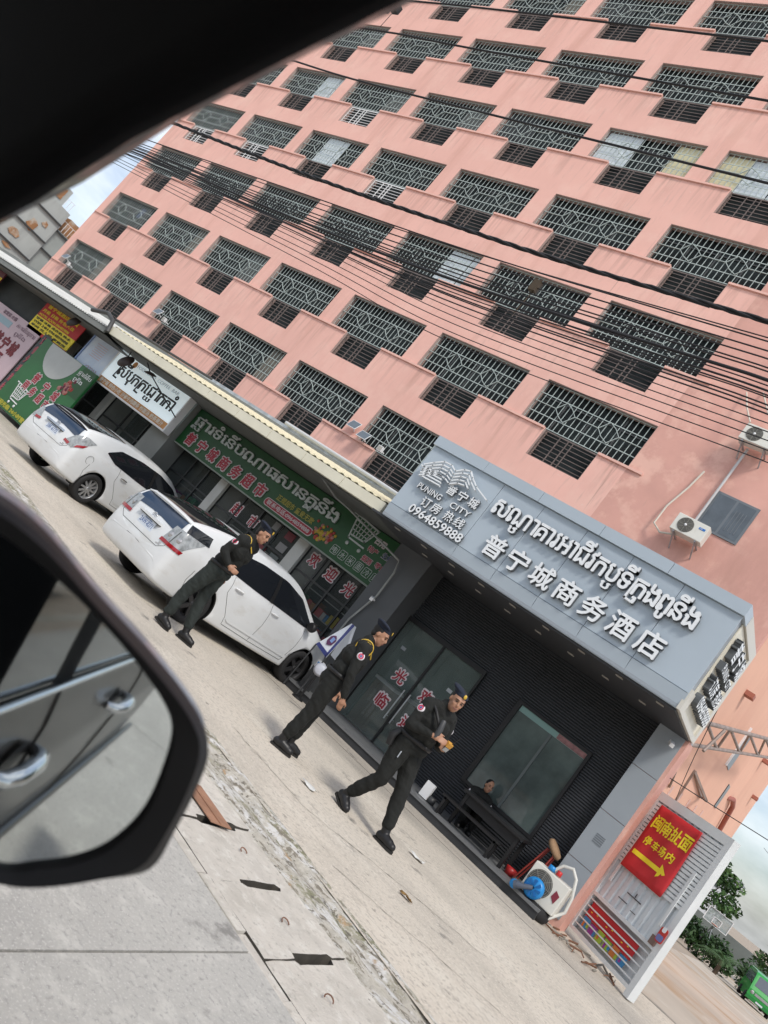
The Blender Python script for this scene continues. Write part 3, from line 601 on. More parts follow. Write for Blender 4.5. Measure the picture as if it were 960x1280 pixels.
for x, z in ((-6.73, 1.69), (-5.57, 1.61)): mb = MB(); mb.box(x-.05, x+.05, RY-.03, RY-.022, z-.03, z+.03); part('lock_plate', mb, STEEL, hotel)
# hotel window
mb = MB(); mb.add([(-4.5, RY-.012, .7), (-3.18, RY-.012, .7), (-3.18, RY-.012, 2.16), (-4.5, RY-.012, 2.16)], [(0,1,2,3)]); part('window_pane', mb, mat('window_glass_teal', (.085, .11, .105), .05, spec=.8, var=.45, vscale=1.3), hotel)
mb = MB()
for x0, x1, z0, z1 in ((-4.53, -4.45, .66, 2.2), (-3.2, -3.15, .66, 2.2), (-4.45, -3.2, 2.15, 2.2), (-4.45, -3.2, .66, .71)): mb.box(x0, x1, RY-.05, RY+.03, z0, z1)
part('window_frame', mb, BLACK, hotel)
mb = MB(); mb.box(-4.44, -3.21, RY-.02, RY-.014, 2.05, 2.145, 0); mb.box(-3.72, -3.21, RY-.024, RY-.0201, 2.055, 2.14, 1); part('window_header', mb, [mat('teal_film', (.20, .33, .31), .3), mat('dull_red_film', (.24, .12, .12), .5, var=.4, vscale=12)], hotel)
mb = MB(); mb.box(-3.83, -3.79, RY-.03, RY-.013, .71, 2.05); part('mullion', mb, mat('mullion_grey', (.10, .12, .12), .4), hotel)
# pillars
mb = MB(); mb.box(-7.75, -7.0, 11.62, 12.45, 0, 3.12); part('pillar', mb, mat('charcoal_pillar', (.085, .09, .095), .5, var=.06), hotel)
mb = MB(); mb.box(-2.59, HX1-.006, 12.025, 12.5, 0, 3.14); part('pillar', mb, PINKD, hotel)
for z0, z1 in ((.12, .88), (.888, 1.65), (1.658, 2.42), (2.428, 3.12)):
    mb = MB(); mb.box(-2.6, HX1-.06, 12.0, 12.03, z0, z1); part('cladding_panel', mb, SIGNG2, hotel)
mb = MB()
for k in range(5): mb.box(-2.44, -2.30, 11.994, 11.999, 1.34-.03*k, 1.355-.03*k)
part('notice', mb, mat('notice_grey', (.17, .19, .21), .5), hotel)
mb = MB(); mb.bar((-2.32, 12.0, 2.95), (-2.32, 11.88, 2.97), .03, .03); mb.bar((-2.32, 11.9, 2.97), (-2.26, 11.76, 2.92), .06, .055); 
solo('security_camera', mb, WHITE, 'small white security camera on the grey pillar under the canopy', 'security camera', origin=(-2.32, 12, 2.95))
mb = MB(); mb.bar((-7.45, 11.61, 2.02), (-7.45, 11.5, 2.03), .03, .03); mb.bar((-7.45, 11.52, 2.03), (-7.38, 11.4, 2.0), .06, .055)
solo('security_camera', mb, WHITE, 'small white security camera on the charcoal pillar beside the supermarket', 'security camera', origin=(-7.45, 11.6, 2.0))
# step
mb = MB(); mb.box(-7.95, -2.3, 11.15, 12.2, .11, .15, 0); part('step_tread', mb, STEPM, hotel)
mb = MB(); mb.box(-7.95, -2.3, 11.17, 12.2, 0, .108, 0); part('step_riser', mb, STEPD, hotel)
# back and roof of the low extension
mb = MB(); mb.box(HX0-.2, -3.35, 12.46, D-.002, 3.16, 3.4); mb.box(-3.5, -3.36, 12.46, D-.002, 0, 3.158); part('extension_shell', mb, GREYW, hotel)
# ------------------------------------------------------------------ row of shops left of the hotel
shops = thing('shop_row', 'low row of shopfronts under the awnings left of the hotel', 'shops', (-16, 12.5, 0))
SY = 12.3
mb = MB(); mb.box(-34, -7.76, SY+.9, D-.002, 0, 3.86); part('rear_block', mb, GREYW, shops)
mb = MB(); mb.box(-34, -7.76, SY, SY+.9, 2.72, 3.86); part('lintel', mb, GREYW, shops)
mb = MB(); mb.box(-15.35, -14.6, 11.75, SY+.5, 0, 3.3); part('pier', mb, GREYW, shops)
for x0, x1 in ((-10.15, -9.85), (-12.95, -12.7), (-7.86, -7.76), (-18.2, -17.95), (-21.0, -20.7), (-24.5, -24.2), (-28, -27.7)):
    mb = MB(); mb.box(x0, x1, SY-.06, SY+.89, 0, 2.72); part('column', mb, mat('white_shop_column', (.50, .51, .49), .6, var=.08), shops)
# glass front of the supermarket
SHG = mat('clear_shop_glass', (.06, .075, .075), .04, alpha=.45, spec=.5)
def shopfront(x0, x1, n, z1=2.7, zt=1.62):
    mb = MB(); mb.add([(x0, SY+.06, .05), (x1, SY+.06, .05), (x1, SY+.06, z1), (x0, SY+.06, z1)], [(0,1,2,3)]); part('shop_glass', mb, SHG, shops)
    mb = MB()
    for k in range(n+1):
        x = x0 + (x1-x0)*k/n; mb.box(x-.022, x+.022, SY+.02, SY+.056, 0, z1)
    for z in (.04, zt, z1-.03): mb.box(x0, x1, SY+.024, SY+.054, z-.022, z+.022)
    part('glazing_bar', mb, mat('dark_frame', (.03, .032, .033), .4), shops)
    mb = MB(); mb.box(x0, x1, SY+.84, SY+.88, 0, z1); part('shop_back', mb, mat('dim_interior', (.05, .05, .048), .9), shops)
shopfront(-9.85, -7.86, 4); shopfront(-12.7, -10.15, 4); shopfront(-14.6, -12.95, 3); shopfront(-17.95, -15.35, 3); shopfront(-20.7, -18.2, 3)
# shelves with goods behind the glass
GC = [mat('goods_%d' % i, c, .5) for i, c in enumerate([(.45, .05, .05), (.5, .4, .05), (.05, .2, .4), (.05, .3, .12), (.5, .48, .45), (.35, .15, .05), (.3, .05, .2)])]
for x0, x1 in ((-9.75, -7.95), (-12.6, -10.25), (-14.5, -13.05)):
    mb = MB()
    for z in (.3, .72, 1.14, 1.5): mb.box(x0, x1, SY+.45, SY+.8, z-.02, z)
    part('shelf', mb, mat('shelf_white', (.35, .35, .34), .5), shops)
    mb = MB()
    for z in (.3, .72, 1.14):
        x = x0 + .03
        while x < x1 - .15:
            w = rnd.uniform(.05, .16); mb.box(x, x+w, SY+.48, SY+.7, z, z+rnd.uniform(.12, .3), rnd.randrange(7)); x += w + .012
    part('shelved_goods', mb, GC, shops)['kind'] = 'stuff'
for ch, x, z in (('欢', -9.59, 1.97), ('迎', -9.06, 1.95), ('光', -8.52, 1.92), ('临', -7.99, 1.9), ('超', -12.1, 1.82), ('市', -11.5, 1.82)): sticker(ch, x, z, .27, SY+.045, shops)
for k in range(8): mb = MB(); mb.box(-11.0 + (k % 2)*.42, -10.75 + (k % 2)*.42, SY+.046, SY+.052, 1.95-.28*(k//2), 2.12-.28*(k//2)); part('price_poster', mb, [mat('poster_pale', (.20, .20, .20), .5), mat('poster_red', (.16, .03, .04), .5), mat('poster_dark', (.10, .12, .12), .5)][k % 3], shops)
mb = MB()
for x in (-9.0, -8.1): mb.box(x-.32, x+.32, SY+.5, SY+.56, 2.34, 2.38)
part('tube_light', mb, mat('lit_tube', (.9, .92, .95), .4, emit=4.0), shops)
# awnings
def awning(name, label, x0, x1, ya, za, yb, zb, m, pitch=.19, amp=.010):
    t = thing(name, label, 'awning', ((x0+x1)/2, (ya+yb)/2, za))
    n = int((x1-x0)/pitch*4); r0 = []; r1 = []; r2 = []; r3 = []
    for i in range(n+1):
        x = x0 + (x1-x0)*i/n; o = amp*(1 if i % 4 in (1, 2) else -1)
        r0.append((x, ya, za+o)); r1.append((x, yb, zb+o)); r2.append((x, yb, zb+o-.012)); r3.append((x, ya, za+o-.012))
    mb = MB(); mb.grid([r0, r1, r2, r3, r0], smooth=False); part('corrugated_sheet', mb, m, t)
    return t
aw = awning('metal_awning', 'cream corrugated metal awning over the green supermarket sign', -17.15, -7.62, 10.5, 3.40, 13.0, 3.95, CREAM)
for k in range(9):
    a = -17.1 + k*1.05; mb = MB(); mb.box(a+.006, min(a+1.044, -7.66), 10.40, 10.52, 3.17, 3.355); part('gutter_box', mb, GUT, aw)
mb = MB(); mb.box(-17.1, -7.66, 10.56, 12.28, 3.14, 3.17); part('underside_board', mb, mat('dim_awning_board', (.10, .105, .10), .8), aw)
mb = MB(); mb.box(-17.1, -7.7, 12.98, 13.05, 3.9, 4.06); part('flashing', mb, mat('silver_flashing', (.46, .50, .54), .4, metal=.4, var=.3, vscale=5), aw)
mb = MB(); mb.tube([(-13.2, 12.9, 4.09), (-10.2, 12.92, 4.08), (-9.2, 12.9, 4.06), (-8.2, 12.6, 4.02), (-7.55, 12.3, 4.0)], .045, 8); part('rain_pipe', mb, mat('pvc_grey', (.55, .57, .58), .4), aw)
mb = MB(); mb.tube([(-9.3, 10.62, 3.16), (-9.15, 11.1, 3.06), (-8.9, 11.3, 3.05), (-7.48, 11.5, 2.82), (-7.44, 11.55, 2.6), (-7.44, 11.57, 2.1), (-7.6, 11.58, 1.5), (-7.62, 11.58, .1)], .02, 8)
solo('drain_pipe', mb, mat('weathered_pipe', (.26, .27, .26), .5, var=.2, vscale=6), 'grey plastic drain pipe crossing the right end of the green supermarket sign', 'pipe')
aw2 = awning('metal_awning', 'old white corrugated awning over the banners at the far left', -32, -17.25, 10.42, 3.28, 12.4, 3.78, OLDAWN, .12, .014)
mb = MB(); mb.box(-32, -17.3, 10.44, 10.5, 3.12, 3.25); part('edge_beam', mb, GREYW, aw2)
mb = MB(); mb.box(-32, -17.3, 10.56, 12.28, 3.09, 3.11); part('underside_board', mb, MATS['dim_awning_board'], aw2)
mb = MB(); mb.tube([(-17.0, 10.34, 3.16), (-17.12, 10.34, 3.45), (-17.5, 10.36, 3.55), (-18.2, 10.4, 3.42)], .055, 8); mb.tube([(-17.15, 10.38, 3.52), (-14.6, 11.6, 3.78)], .03, 8); part('end_stay', mb, mat('dark_stay', (.06, .06, .06), .5), aw2)
# green supermarket sign
gs = thing('supermarket_sign', 'long green supermarket sign with silver and red lettering and a trolley', 'shop sign', (-11.1, 11.9, 2.15))
GY = 11.9
mb = MB(); mb.box(-14.56, -7.72, GY, GY+.12, 2.17, 3.12); part('board', mb, GREEN, gs)
mb = MB(); mb.box(-14.57, -7.71, GY-.012, GY+.13, 2.14, 2.168); mb.box(-7.715, -7.69, GY-.012, GY+.13, 2.168, 3.12); part('edge_trim', mb, mat('dull_trim', (.22, .25, .22), .5), gs)
kk = [('ផ', 'ស'), ('ា', None), ('រ', None), ('ទំ', None), ('េ', None), ('នី', None), ('ប', None), ('ណា', None), ('ធ', None), ('សា', None), ('ន', None), ('គូ', 'គ'), ('នី', None), ('ង', None)]
kmb2 = MB(); khmer(lambda i: kmb2, kk, -14.42, 2.74, .21, 5.05, GY-.02, .013, .03); part('khmer_lettering', kmb2, [SILV, SILV], gs)
for i, ch in enumerate('普宁城商务超市'):
    mb = MB(); x = -14.15 + i*.445; put_text(mb, ch, x, GY-.012, 2.41-.15, h=.30, w=.30, bold=.075, ext=.02, anchor='c', m=0); put_text(mb, ch, x, GY-.026, 2.41-.14, h=.28, w=.28, bold=.03, ext=.012, anchor='c', m=1)
    part('letter', mb, [mat('letter_outline', (.50, .46, .46), .5), RED], gs)
mb = MB()
def rrect(x0, x1, z0, z1, r, n=5):
    P = []
    for cx, cz, a in ((x1-r, z0+r, -90), (x1-r, z1-r, 0), (x0+r, z1-r, 90), (x0+r, z0+r, 180)):
        for k in range(n+1): P.append((cx + r*math.cos(R_(a+90*k/n)), cz + r*math.sin(R_(a+90*k/n))))
    return P
GM = Matrix.Translation((0, GY-.002, 0)) @ FACE
mb.prism(rrect(-11.22, -9.70, 2.225, 2.40, .08), .006, GM, 0); mb.prism(rrect(-11.20, -9.72, 2.24, 2.385, .07), .004, GM @ Matrix.Translation((0, 0, .007)), 1)
put_text(mb, '联系电话:0964859888', -11.13, GY-.018, 2.265, h=.10, w=1.35, bold=.02, ext=.004, m=0); part('phone_panel', mb, [MATS['letter_outline'], RED], gs)
mb = MB(); put_text(mb, '正规超市 童叟无欺', -11.0, GY-.006, 2.45, h=.13, w=1.15, bold=.02, ext=.004); part('small_lettering', mb, mat('olive_yellow', (.30, .27, .05), .5), gs)
mb = MB()
for k in range(46):
    x = -9.5 + rnd.gauss(0, .15); z = 2.46 + rnd.gauss(0, .09); s = rnd.uniform(.02, .055); z = max(2.2, min(z, 2.75))
    mb.lathe([(0, .012 + .0004*k), (s*.7, .010 + .0004*k), (s, .0005)], Matrix.Translation((x, GY-.0015, z)) @ FACE, 9, rnd.randrange(3))
part('fruit_picture', mb, [mat('fruit_red', (.30, .04, .03), .5), mat('fruit_yellow', (.40, .28, .03), .5), mat('fruit_pink', (.35, .16, .14), .5)], gs)
def trolley(mb, x, z, s, M, m=0):
    L = lambda pts, w=.022: stroke(mb, [(x+a*s, z+b*s) for a, b in pts], w*s*2, .008, M, m)
    L([(-.5, .42), (-.36, .42), (-.18, -.22)]); L([(-.36, .42), (.5, .34)]); L([(.5, .34), (.34, -.10)]); L([(-.18, -.12), (.34, -.10)])
    for k in range(1, 6): L([(-.36+.15*k, .41-.013*k), (-.2+.10*k, -.11)], .012)
    for k in range(1, 4): L([(-.36+.04*k, .42-.13*k), (.5-.04*k, .34-.11*k)], .012)
    L([(-.18, -.22), (.42, -.24)])
    for a in (-.1, .36): mb.lathe([(0, .012), (.055*s, .012), (.055*s, 0)], M @ Matrix.Translation((x+a*s, z-.36*s, 0)), 14, m)
mb = MB(); trolley(mb, -8.83, 2.84, .72, GM); part('trolley_symbol', mb, SILV, gs)
mb = MB()
for i, ch in enumerate('电水米面冷果'):
    x = -9.02 + i*.222; P = rrect(x-.085, x+.085, 2.255, 2.425, .02, 2)
    for a, b in zip(P, P[1:]+P[:1]): stroke(mb, [a, b], .010, .006, GM)
    put_text(mb, ch, x, GY-.005, 2.28, h=.12, w=.12, bold=.01, ext=.004, anchor='c')
part('icon_row', mb, SILV, gs)
for s, x, z, k in (('日用', -8.28, 2.93, 2), ('特产', -8.32, 2.74, 0), ('生鲜', -7.97, 2.78, 1), ('烟酒', -8.30, 2.53, 0), ('零食', -7.97, 2.56, 0)):
    mb = MB(); put_text(mb, s, x, GY-.004, z-.06, h=.12, w=.25, bold=.05, ext=.003, anchor='c', m=2); put_text(mb, s, x, GY-.009, z-.055, h=.11, w=.24, bold=.015, ext=.003, anchor='c', m=k); part('product_word', mb, [RED, mat('navy_ink', (.03, .06, .16), .5), MATS['letter_outline']], gs)
# white billboard with black lettering
bb = thing('lightbox_sign', 'white lightbox sign with black lettering and an orange strip beneath it', 'shop sign', (-16.2, 11.5, 2.1)); BY = 11.5
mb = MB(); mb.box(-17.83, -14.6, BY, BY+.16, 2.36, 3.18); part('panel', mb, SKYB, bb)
mb = MB(); mb.box(-17.83, -14.6, BY-.002, BY+.16, 2.185, 2.355); part('orange_strip', mb, ORNG, bb)
mb = MB(); mb.box(-17.87, -14.56, BY-.03, BY+.17, 2.145, 2.183); mb.box(-14.598, -14.56, BY-.03, BY+.17, 2.185, 3.20); mb.box(-17.87, -17.832, BY-.03, BY+.17, 2.185, 3.2); part('frame', mb, WHITE, bb)
mb = MB(); khmer(lambda i: mb, [('សី', 'RO'), ('បុ', None), ('ក', None), ('ក', 'RO'), ('េ', None), ('ជ', 'យ'), ('ា', None), ('ក', None), ('កាំ', None)], -17.45, 2.60, .26, 2.62, BY-.008, .016, .006); part('khmer_lettering', mb, [BLACK, BLACK], bb)
mb = MB(); put_text(mb, 'FOSS FOOD  COFFEE  BAR', -16.9, BY-.006, 3.0, h=.085, w=1.9, bold=.01, ext=.004); part('small_lettering', mb, mat('pale_grey_ink', (.50, .55, .58), .5), bb)
mb = MB(); put_text(mb, '普宁城 特色小吃 沙爹牛肉粿条 炒面汤 奶茶果汁', -17.75, BY-.008, 2.215, h=.115, w=3.0, bold=.03, ext=.004); part('strip_lettering', mb, mat('cream_ink', (.70, .62, .52), .5), bb)
mb = MB(); mb.lathe([(0, .004), (.09, .004)], Matrix.Translation((-17.02, BY-.003, 3.03)) @ FACE, 18); part('round_logo', mb, ORNG, bb)
for i, (x, z, lb) in enumerate(((-16.38, 2.90, 'dark round spot lamp hanging in front of the white lightbox sign'), (-19.18, 2.99, 'dark round spot lamp hanging in front of the red and yellow banner'), (-15.35, 2.98, 'dark spot lamp on an arm at the right of the white lightbox sign'))):
    t = thing('sign_spot_lamp', lb, 'lamp', (x, 10.8, z), 0, 'spot lamps over the shop signs')
    mb = MB(); mb.lathe([(0, .05), (.10, .045), (.20, .0), (.205, -.02), (.17, -.03), (0, -.035)], Matrix.Translation((x, 10.8, z)) @ Matrix.Rotation(R_(65 if i < 2 else 20), 4, 'X') @ Matrix.Scale(1 if i < 2 else .7, 4), 24); part('lamp_head', mb, mat('dark_brown_lamp', (.035, .022, .018), .5), t)
    mb = MB(); mb.tube([(x, 10.8, z), (x, 10.75, z+.25)] if i < 2 else [(x-.3, 10.7, z+.2), (x, 10.8, z), (x+.9, 11.4, z-.42)], .014, 6); part('lamp_arm', mb, BLACK, t)
# pale blue poster
pb = thing('poster_board', 'pale blue poster board hanging left of the white lightbox sign', 'poster', (-18.5, 11.5, 1.78))
mb = MB(); mb.box(-19.15, -17.92, 11.5, 11.54, 1.78, 3.2); part('sheet', mb, mat('poster_blue', (.60, .70, .84), .4, var=.12, vscale=1.6, stains=[((.70, .76, .82), 1.6, .5, .7)]), pb)
mb = MB(); mb.box(-19.2, -19.155, 11.47, 11.55, 1.76, 3.22); part('rail', mb, mat('blue_edge', (.25, .34, .55), .5), pb)
mb = MB()
for k in range(7): mb.box(-18.85 + .05*(k % 2), -18.3, 11.494, 11.499, 2.95-.06*k, 2.962-.06*k)
for k in range(5): mb.tube([(-18.7+.16*k, 11.495, 2.1), (-18.62+.13*k, 11.495, 2.3), (-18.5+.1*k, 11.495, 2.35), (-18.4+.1*k, 11.495, 2.2)], .006, 5)
part('poster_print', mb, mat('pale_red_ink', (.62, .42, .44), .5), pb)
# red and yellow banner
ry = thing('price_banner', 'red and yellow printed price banner hanging under the old awning', 'banner', (-21, 11.5, 2.2))
mb = MB(); mb.box(-22.1, -19.75, 11.5, 11.52, 2.66, 3.14); part('red_field', mb, REDB, ry)
mb = MB(); mb.box(-22.1, -19.75, 11.498, 11.52, 2.30, 2.658); part('yellow_field', mb, YEL, ry)
mb = MB(); mb.box(-22.1, -19.75, 11.5, 11.52, 2.2, 2.298); part('red_field', mb, REDB, ry)
mb = MB(); put_text(mb, '普宁城酒店公寓', -21.9, 11.493, 2.98, h=.11, w=1.8, bold=.02, ext=.003); put_text(mb, '月租 日租 拎包入住', -22.0, 11.493, 2.82, h=.10, w=1.9, bold=.02, ext=.003); put_text(mb, 'HOTEL ROOM 0964859888', -22.0, 11.493, 2.69, h=.07, w=1.8, bold=.02, ext=.003); part('yellow_lettering', mb, YEL, ry)
mb = MB()
for k, s in enumerate(('空调 冰箱 洗衣机 热水', 'WIFI 24H 0964859888', '单间 双人间 家庭房')): put_text(mb, s, -22.0, 11.491, 2.55-.11*k, h=.07, w=2.1, bold=.02, ext=.003)
part('black_lettering', mb, BLACK, ry)
# dark tarp wall panel above the pink banner
mb = MB(); mb.box(-26, -22.15, 11.6, 11.64, 2.2, 3.08); mb.box(-22.15, -21.1, 11.6, 11.64, 2.25, 3.08); solo('shade_sheet', mb, mat('dark_shade_cloth', (.055, .06, .06), .9, var=.2, vscale=2), 'dark shade cloth hung above the pale pink banner', 'cloth', origin=(-23.5, 11.6, 2.2))
mb = MB(); mb.box(-26.4, -24.6, 11.3, 11.34, 2.45, 3.08, 0); mb.box(-26.4, -24.6, 11.296, 11.3, 2.78, 2.9, 1); put_text(mb, '餐厅', -25.2, 11.29, 2.5, h=.25, w=.5, bold=.03, ext=.004, m=1)
solo('maroon_sign', mb, [mat('maroon', (.13, .02, .03), .5), YEL], 'maroon and yellow sign at the left edge under the old awning', 'sign', origin=(-25.5, 11.3, 2.45))
# pale pink restaurant banner
pk = thing('restaurant_banner', 'pale pink restaurant banner with dark red lettering at the far left', 'banner', (-22.8, 11.5, .6))
mb = MB(); mb.box(-25.6, -21.2, 11.5, 11.53, .55, 2.32); part('sheet', mb, PINKB, pk)
for i, ch in enumerate('普宁城'):
    mb = MB(); put_text(mb, ch, -22.85 + i*.52, 11.493, 1.27, h=.40, w=.40, bold=.05, ext=.004, anchor='c'); part('letter', mb, mat('wine_ink', (.16, .01, .02), .5), pk)
for i, ch in enumerate('餐厅'):
    mb = MB(); put_text(mb, ch, -22.75 + i*.55, 11.493, .78, h=.40, w=.40, bold=.05, ext=.004, anchor='c'); part('letter', mb, MATS['wine_ink'], pk)
mb = MB(); khmer(lambda i: mb, [('ភោ', None), ('ជ', None), ('នី', None), ('យ', None), ('ដ្ឋ', None), ('ា', None), ('ន', None)], -22.5, 2.02, .10, 1.2, 11.494, .01, .003); khmer(lambda i: mb, [('ពូ', None), ('នី', None), ('ង', None)], -22.3, 1.80, .10, .7, 11.494, .01, .003); put_text(mb, '家常菜 火锅', -23.6, 11.493, 2.12, h=.12, w=.9, bold=.02, ext=.003); part('small_lettering', mb, [mat('mauve_ink', (.20, .12, .16), .5)]*2, pk)
mb = MB(); mb.box(-23.7, -22.75, 11.494, 11.499, 1.85, 2.05); part('teal_block', mb, mat('teal_ink', (.30, .42, .48), .5), pk)
# dark strip banner
ds = thing('strip_banner', 'narrow dark banner with red characters between the pink banner and trolley board', 'banner', (-20.8, 11.46, .4))
mb = MB(); mb.box(-21.0, -20.55, 11.46, 11.48, .35, 2.35); part('sheet', mb, mat('dark_strip', (.05, .055, .06), .5), ds)
for i, ch in enumerate('订餐外卖热线'):
    mb = MB(); put_text(mb, ch, -20.78, 11.453, 2.02-.32*i, h=.25, w=.25, bold=.04, ext=.004, anchor='c'); part('letter', mb, mat('pinkish_red', (.36, .08, .10), .5), ds)
# big green trolley board
tb = thing('trolley_board', 'big green board with a white shopping trolley and grey semicircle at far left', 'sign', (-19.1, 11.3, 0)); TY = 11.3
mb = MB(); mb.box(-20.5, -17.6, TY, TY+.06, .12, 2.27); part('board', mb, GREENB, tb)
TM = Matrix.Translation((0, TY-.002, 0)) @ FACE
mb = MB(); mb.prism([(-19.25 + .85*math.cos(R_(180+k*9)), 2.26 + .78*math.sin(R_(180+k*9))) for k in range(21)], .004, TM); part('grey_semicircle', mb, mat('pale_grey_print', (.44, .46, .45), .5, var=.06), tb)
mb = MB(); mb.prism([(-18.45, 1.45), (-17.62, 1.45), (-17.62, 2.26), (-18.2, 2.26)], .005, TM); part('dark_green_corner', mb, GREEN, tb)
for ch, x, z, s in (('普', -19.55, 1.28, .30), ('宁', -18.95, 1.25, .28), ('城', -18.4, 1.22, .28), ('商', -19.72, .98, .27), ('务', -19.28, .95, .27), ('超', -18.85, .93, .27), ('市', -18.45, .90, .27)):
    mb = MB(); put_text(mb, ch, x, TY-.007, z-s/2, h=s, w=s, bold=.08, ext=.004, anchor='c', m=0); put_text(mb, ch, x, TY-.012, z-s/2+.01, h=s*.93, w=s*.93, bold=.03, ext=.004, anchor='c', m=1); part('letter', mb, [MATS['letter_outline'], RED], tb)
mb = MB(); trolley(mb, -19.75, .62, .72, TM @ Matrix.Translation((0, 0, .004))); part('trolley_symbol', mb, WHITE, tb)
mb = MB(); put_text(mb, '欢迎光临 24小时营业', -20.4, TY-.006, .17, h=.13, w=1.9, bold=.04, ext=.004); part('yellow_lettering', mb, mat('olive_letter', (.45, .42, .05), .5), tb)
mb = MB(); khmer(lambda i: mb, [('ផ', 'ស'), ('ា', None), ('រ', None), ('ទំ', None), ('នី', None), ('ប', None)], -18.3, 2.02, .09, .65, TY-.01, .01, .003); khmer(lambda i: mb, [('ពូ', None), ('នី', None), ('ង', None)], -18.3, 1.82, .09, .45, TY-.01, .01, .003); part('small_lettering', mb, [WHITE, WHITE], tb)
mb = MB()
for k in range(30):
    x = -18.2 + rnd.gauss(0, .14); z = 1.55 + rnd.gauss(0, .1); s = rnd.uniform(.03, .07); mb.lathe([(0, .014 + .0004*k), (s, .002)], Matrix.Translation((x, TY-.006, z)) @ FACE, 9, rnd.randrange(3))
part('fruit_picture', mb, [MATS['fruit_red'], MATS['fruit_pink'], mat('fruit_dark', (.12, .02, .04), .5)], tb)
mb = MB()
for x in (-20.2, -17.9): mb.bar((x, TY+.09, 0), (x, TY+.09, 2.2), .05, .05); mb.bar((x, TY+.09, 1.4), (x, TY+.75, .03), .04, .04)
part('stand', mb, STEEL, tb)
# ------------------------------------------------------------------ things on the hotel step
tbl = thing('table', 'low black table on the hotel step below the window', 'table', (-3.55, 11.62, .15))
mb = MB(); mb.box(-4.10, -3.02, 11.38, 11.86, .63, .67); part('table_top', mb, BLACK, tbl)
for x in (-4.02, -3.1):
    for y in (11.44, 11.8): mb = MB(); mb.box(x-.025, x+.025, y-.025, y+.025, .15, .63); part('leg', mb, BLACK, tbl)
mb = MB(); mb.box(-4.02, -3.1, 11.43, 11.45, .5, .628); part('apron', mb, BLACK, tbl)
bn = thing('bench', 'long black slatted bench in front of the low table', 'bench', (-3.7, 11.3, .15))
for k in range(3): mb = MB(); mb.box(-4.25, -3.2, 11.2+.065*k, 11.255+.065*k, .40, .43); part('slat', mb, BLACK, bn)
for x in (-4.18, -3.27):
    mb = MB(); mb.bar((x, 11.22, .15), (x, 11.22, .40), .04, .04); mb.bar((x, 11.37, .15), (x, 11.37, .40), .04, .04); mb.bar((x, 11.2, .39), (x, 11.39, .39), .035, .035); part('leg', mb, BLACK, bn)
mb = MB(); mb.box(-4.62, -4.47, 11.38, 11.44, .16, .40, 0); mb.lathe([(0, .1), (.06, .1), (.07, 0), (0, 0)], Matrix.Translation((-4.42, 11.45, .15)), 14, 1); solo('foot_rest_box', mb, [WHITE, DKGREY], 'small white box with a dark pot at the left end of the bench', 'box', origin=(-4.5, 11.4, .15))
# floor air conditioner with blue blower
fa = aircon('floor_air_conditioner', 'cream outdoor unit with a blue blower standing at the right end of the step', -2.71, 11.30, .17, .54, .42, .26, None, False)
mb = MB(); mb.prism([(-2.31, .36), (-2.24, .30), (-2.22, .42), (-2.29, .46)], .004, Matrix.Translation((0, 11.296, 0)) @ FACE); part('red_logo', mb, mat('maroon_logo', (.22, .03, .05), .5), fa)
bl = thing('blue_blower', 'bright blue plastic blower fan clipped on the floor air conditioner', 'blower', (-2.55, 11.2, .25))
cx, cz = -2.52, .30
mb = MB(); MM = Matrix.Translation((cx, 11.20, cz)) @ FACE
mb.lathe([(.02, .05), (.10, .045), (.135, .02), (.14, -.03), (.12, -.06), (0, -.065)], MM, 24); part('housing', mb, BLUE, bl)
mb = MB()
for k in range(8):
    a = k*math.pi/4; mb.prism([(.04*math.cos(a-.2), .04*math.sin(a-.2)), (.115*math.cos(a-.1), .115*math.sin(a-.1)), (.115*math.cos(a+.25), .115*math.sin(a+.25)), (.04*math.cos(a+.2), .04*math.sin(a+.2))], .012, MM @ Matrix.Translation((0, 0, .05)))
part('blade', mb, mat('blue_dark', (.01, .13, .40), .4), bl)
mb = MB(); mb.tube([(cx, 11.14, cz), (cx-.09, 11.10, cz-.06), (cx-.17, 11.1, cz-.10)], [.03, .035, .05], 12); mb.tube([(cx-.17, 11.1, cz-.10), (cx-.20, 11.1, cz-.12)], .055, 12); part('spout', mb, mat('blower_grey', (.10, .12, .16), .4), bl)
mb = MB(); mb.lathe([(0, .012), (.055, .01), (.06, 0)], Matrix.Translation((cx-.205, 11.095, cz-.118)) @ FACE, 16); part('spout_cap', mb, BLUE, bl)
mb = MB(); mb.tube([(-2.50, 11.42, .60), (-2.42, 11.42, .75), (-2.30, 11.42, .80), (-2.2, 11.42, .72), (-2.12, 11.45, .5), (-2.10, 11.5, .3), (-2.2, 11.4, .12), (-2.32, 11.3, .03)], .022, 8)
solo('white_hose', mb, mat('hose_white', (.66, .66, .62), .5), 'white hose looping over the floor air conditioner beside the gate', 'hose')
mb = MB(); mb.lathe([(0, .06), (.05, .06), (.055, 0), (0, 0)], Matrix.Translation((-2.52, 11.42, .60)), 14, 0); mb.lathe([(0, .07), (.035, .065), (.04, 0), (0, 0)], Matrix.Translation((-2.41, 11.42, .6)), 12, 1)
solo('pump_fittings', mb, [BLUE, mat('red_plastic', (.55, .03, .03), .4)], 'blue and red plastic fittings on top of the floor air conditioner', 'fittings', origin=(-2.46, 11.42, .6))
mb = MB(); mb.lathe([(.11, 0), (.19, .0), (.23, .05), (.23, .12), (.19, .165), (.11, .165), (.10, .08), (.11, 0)], Matrix.Translation((-2.42, 11.42, .002)), 26); solo('old_tyre', mb, mat('tyre_rubber', (.02, .02, .021), .8), 'old black tyre lying under the floor air conditioner', 'tyre', origin=(-2.42, 11.42, 0))
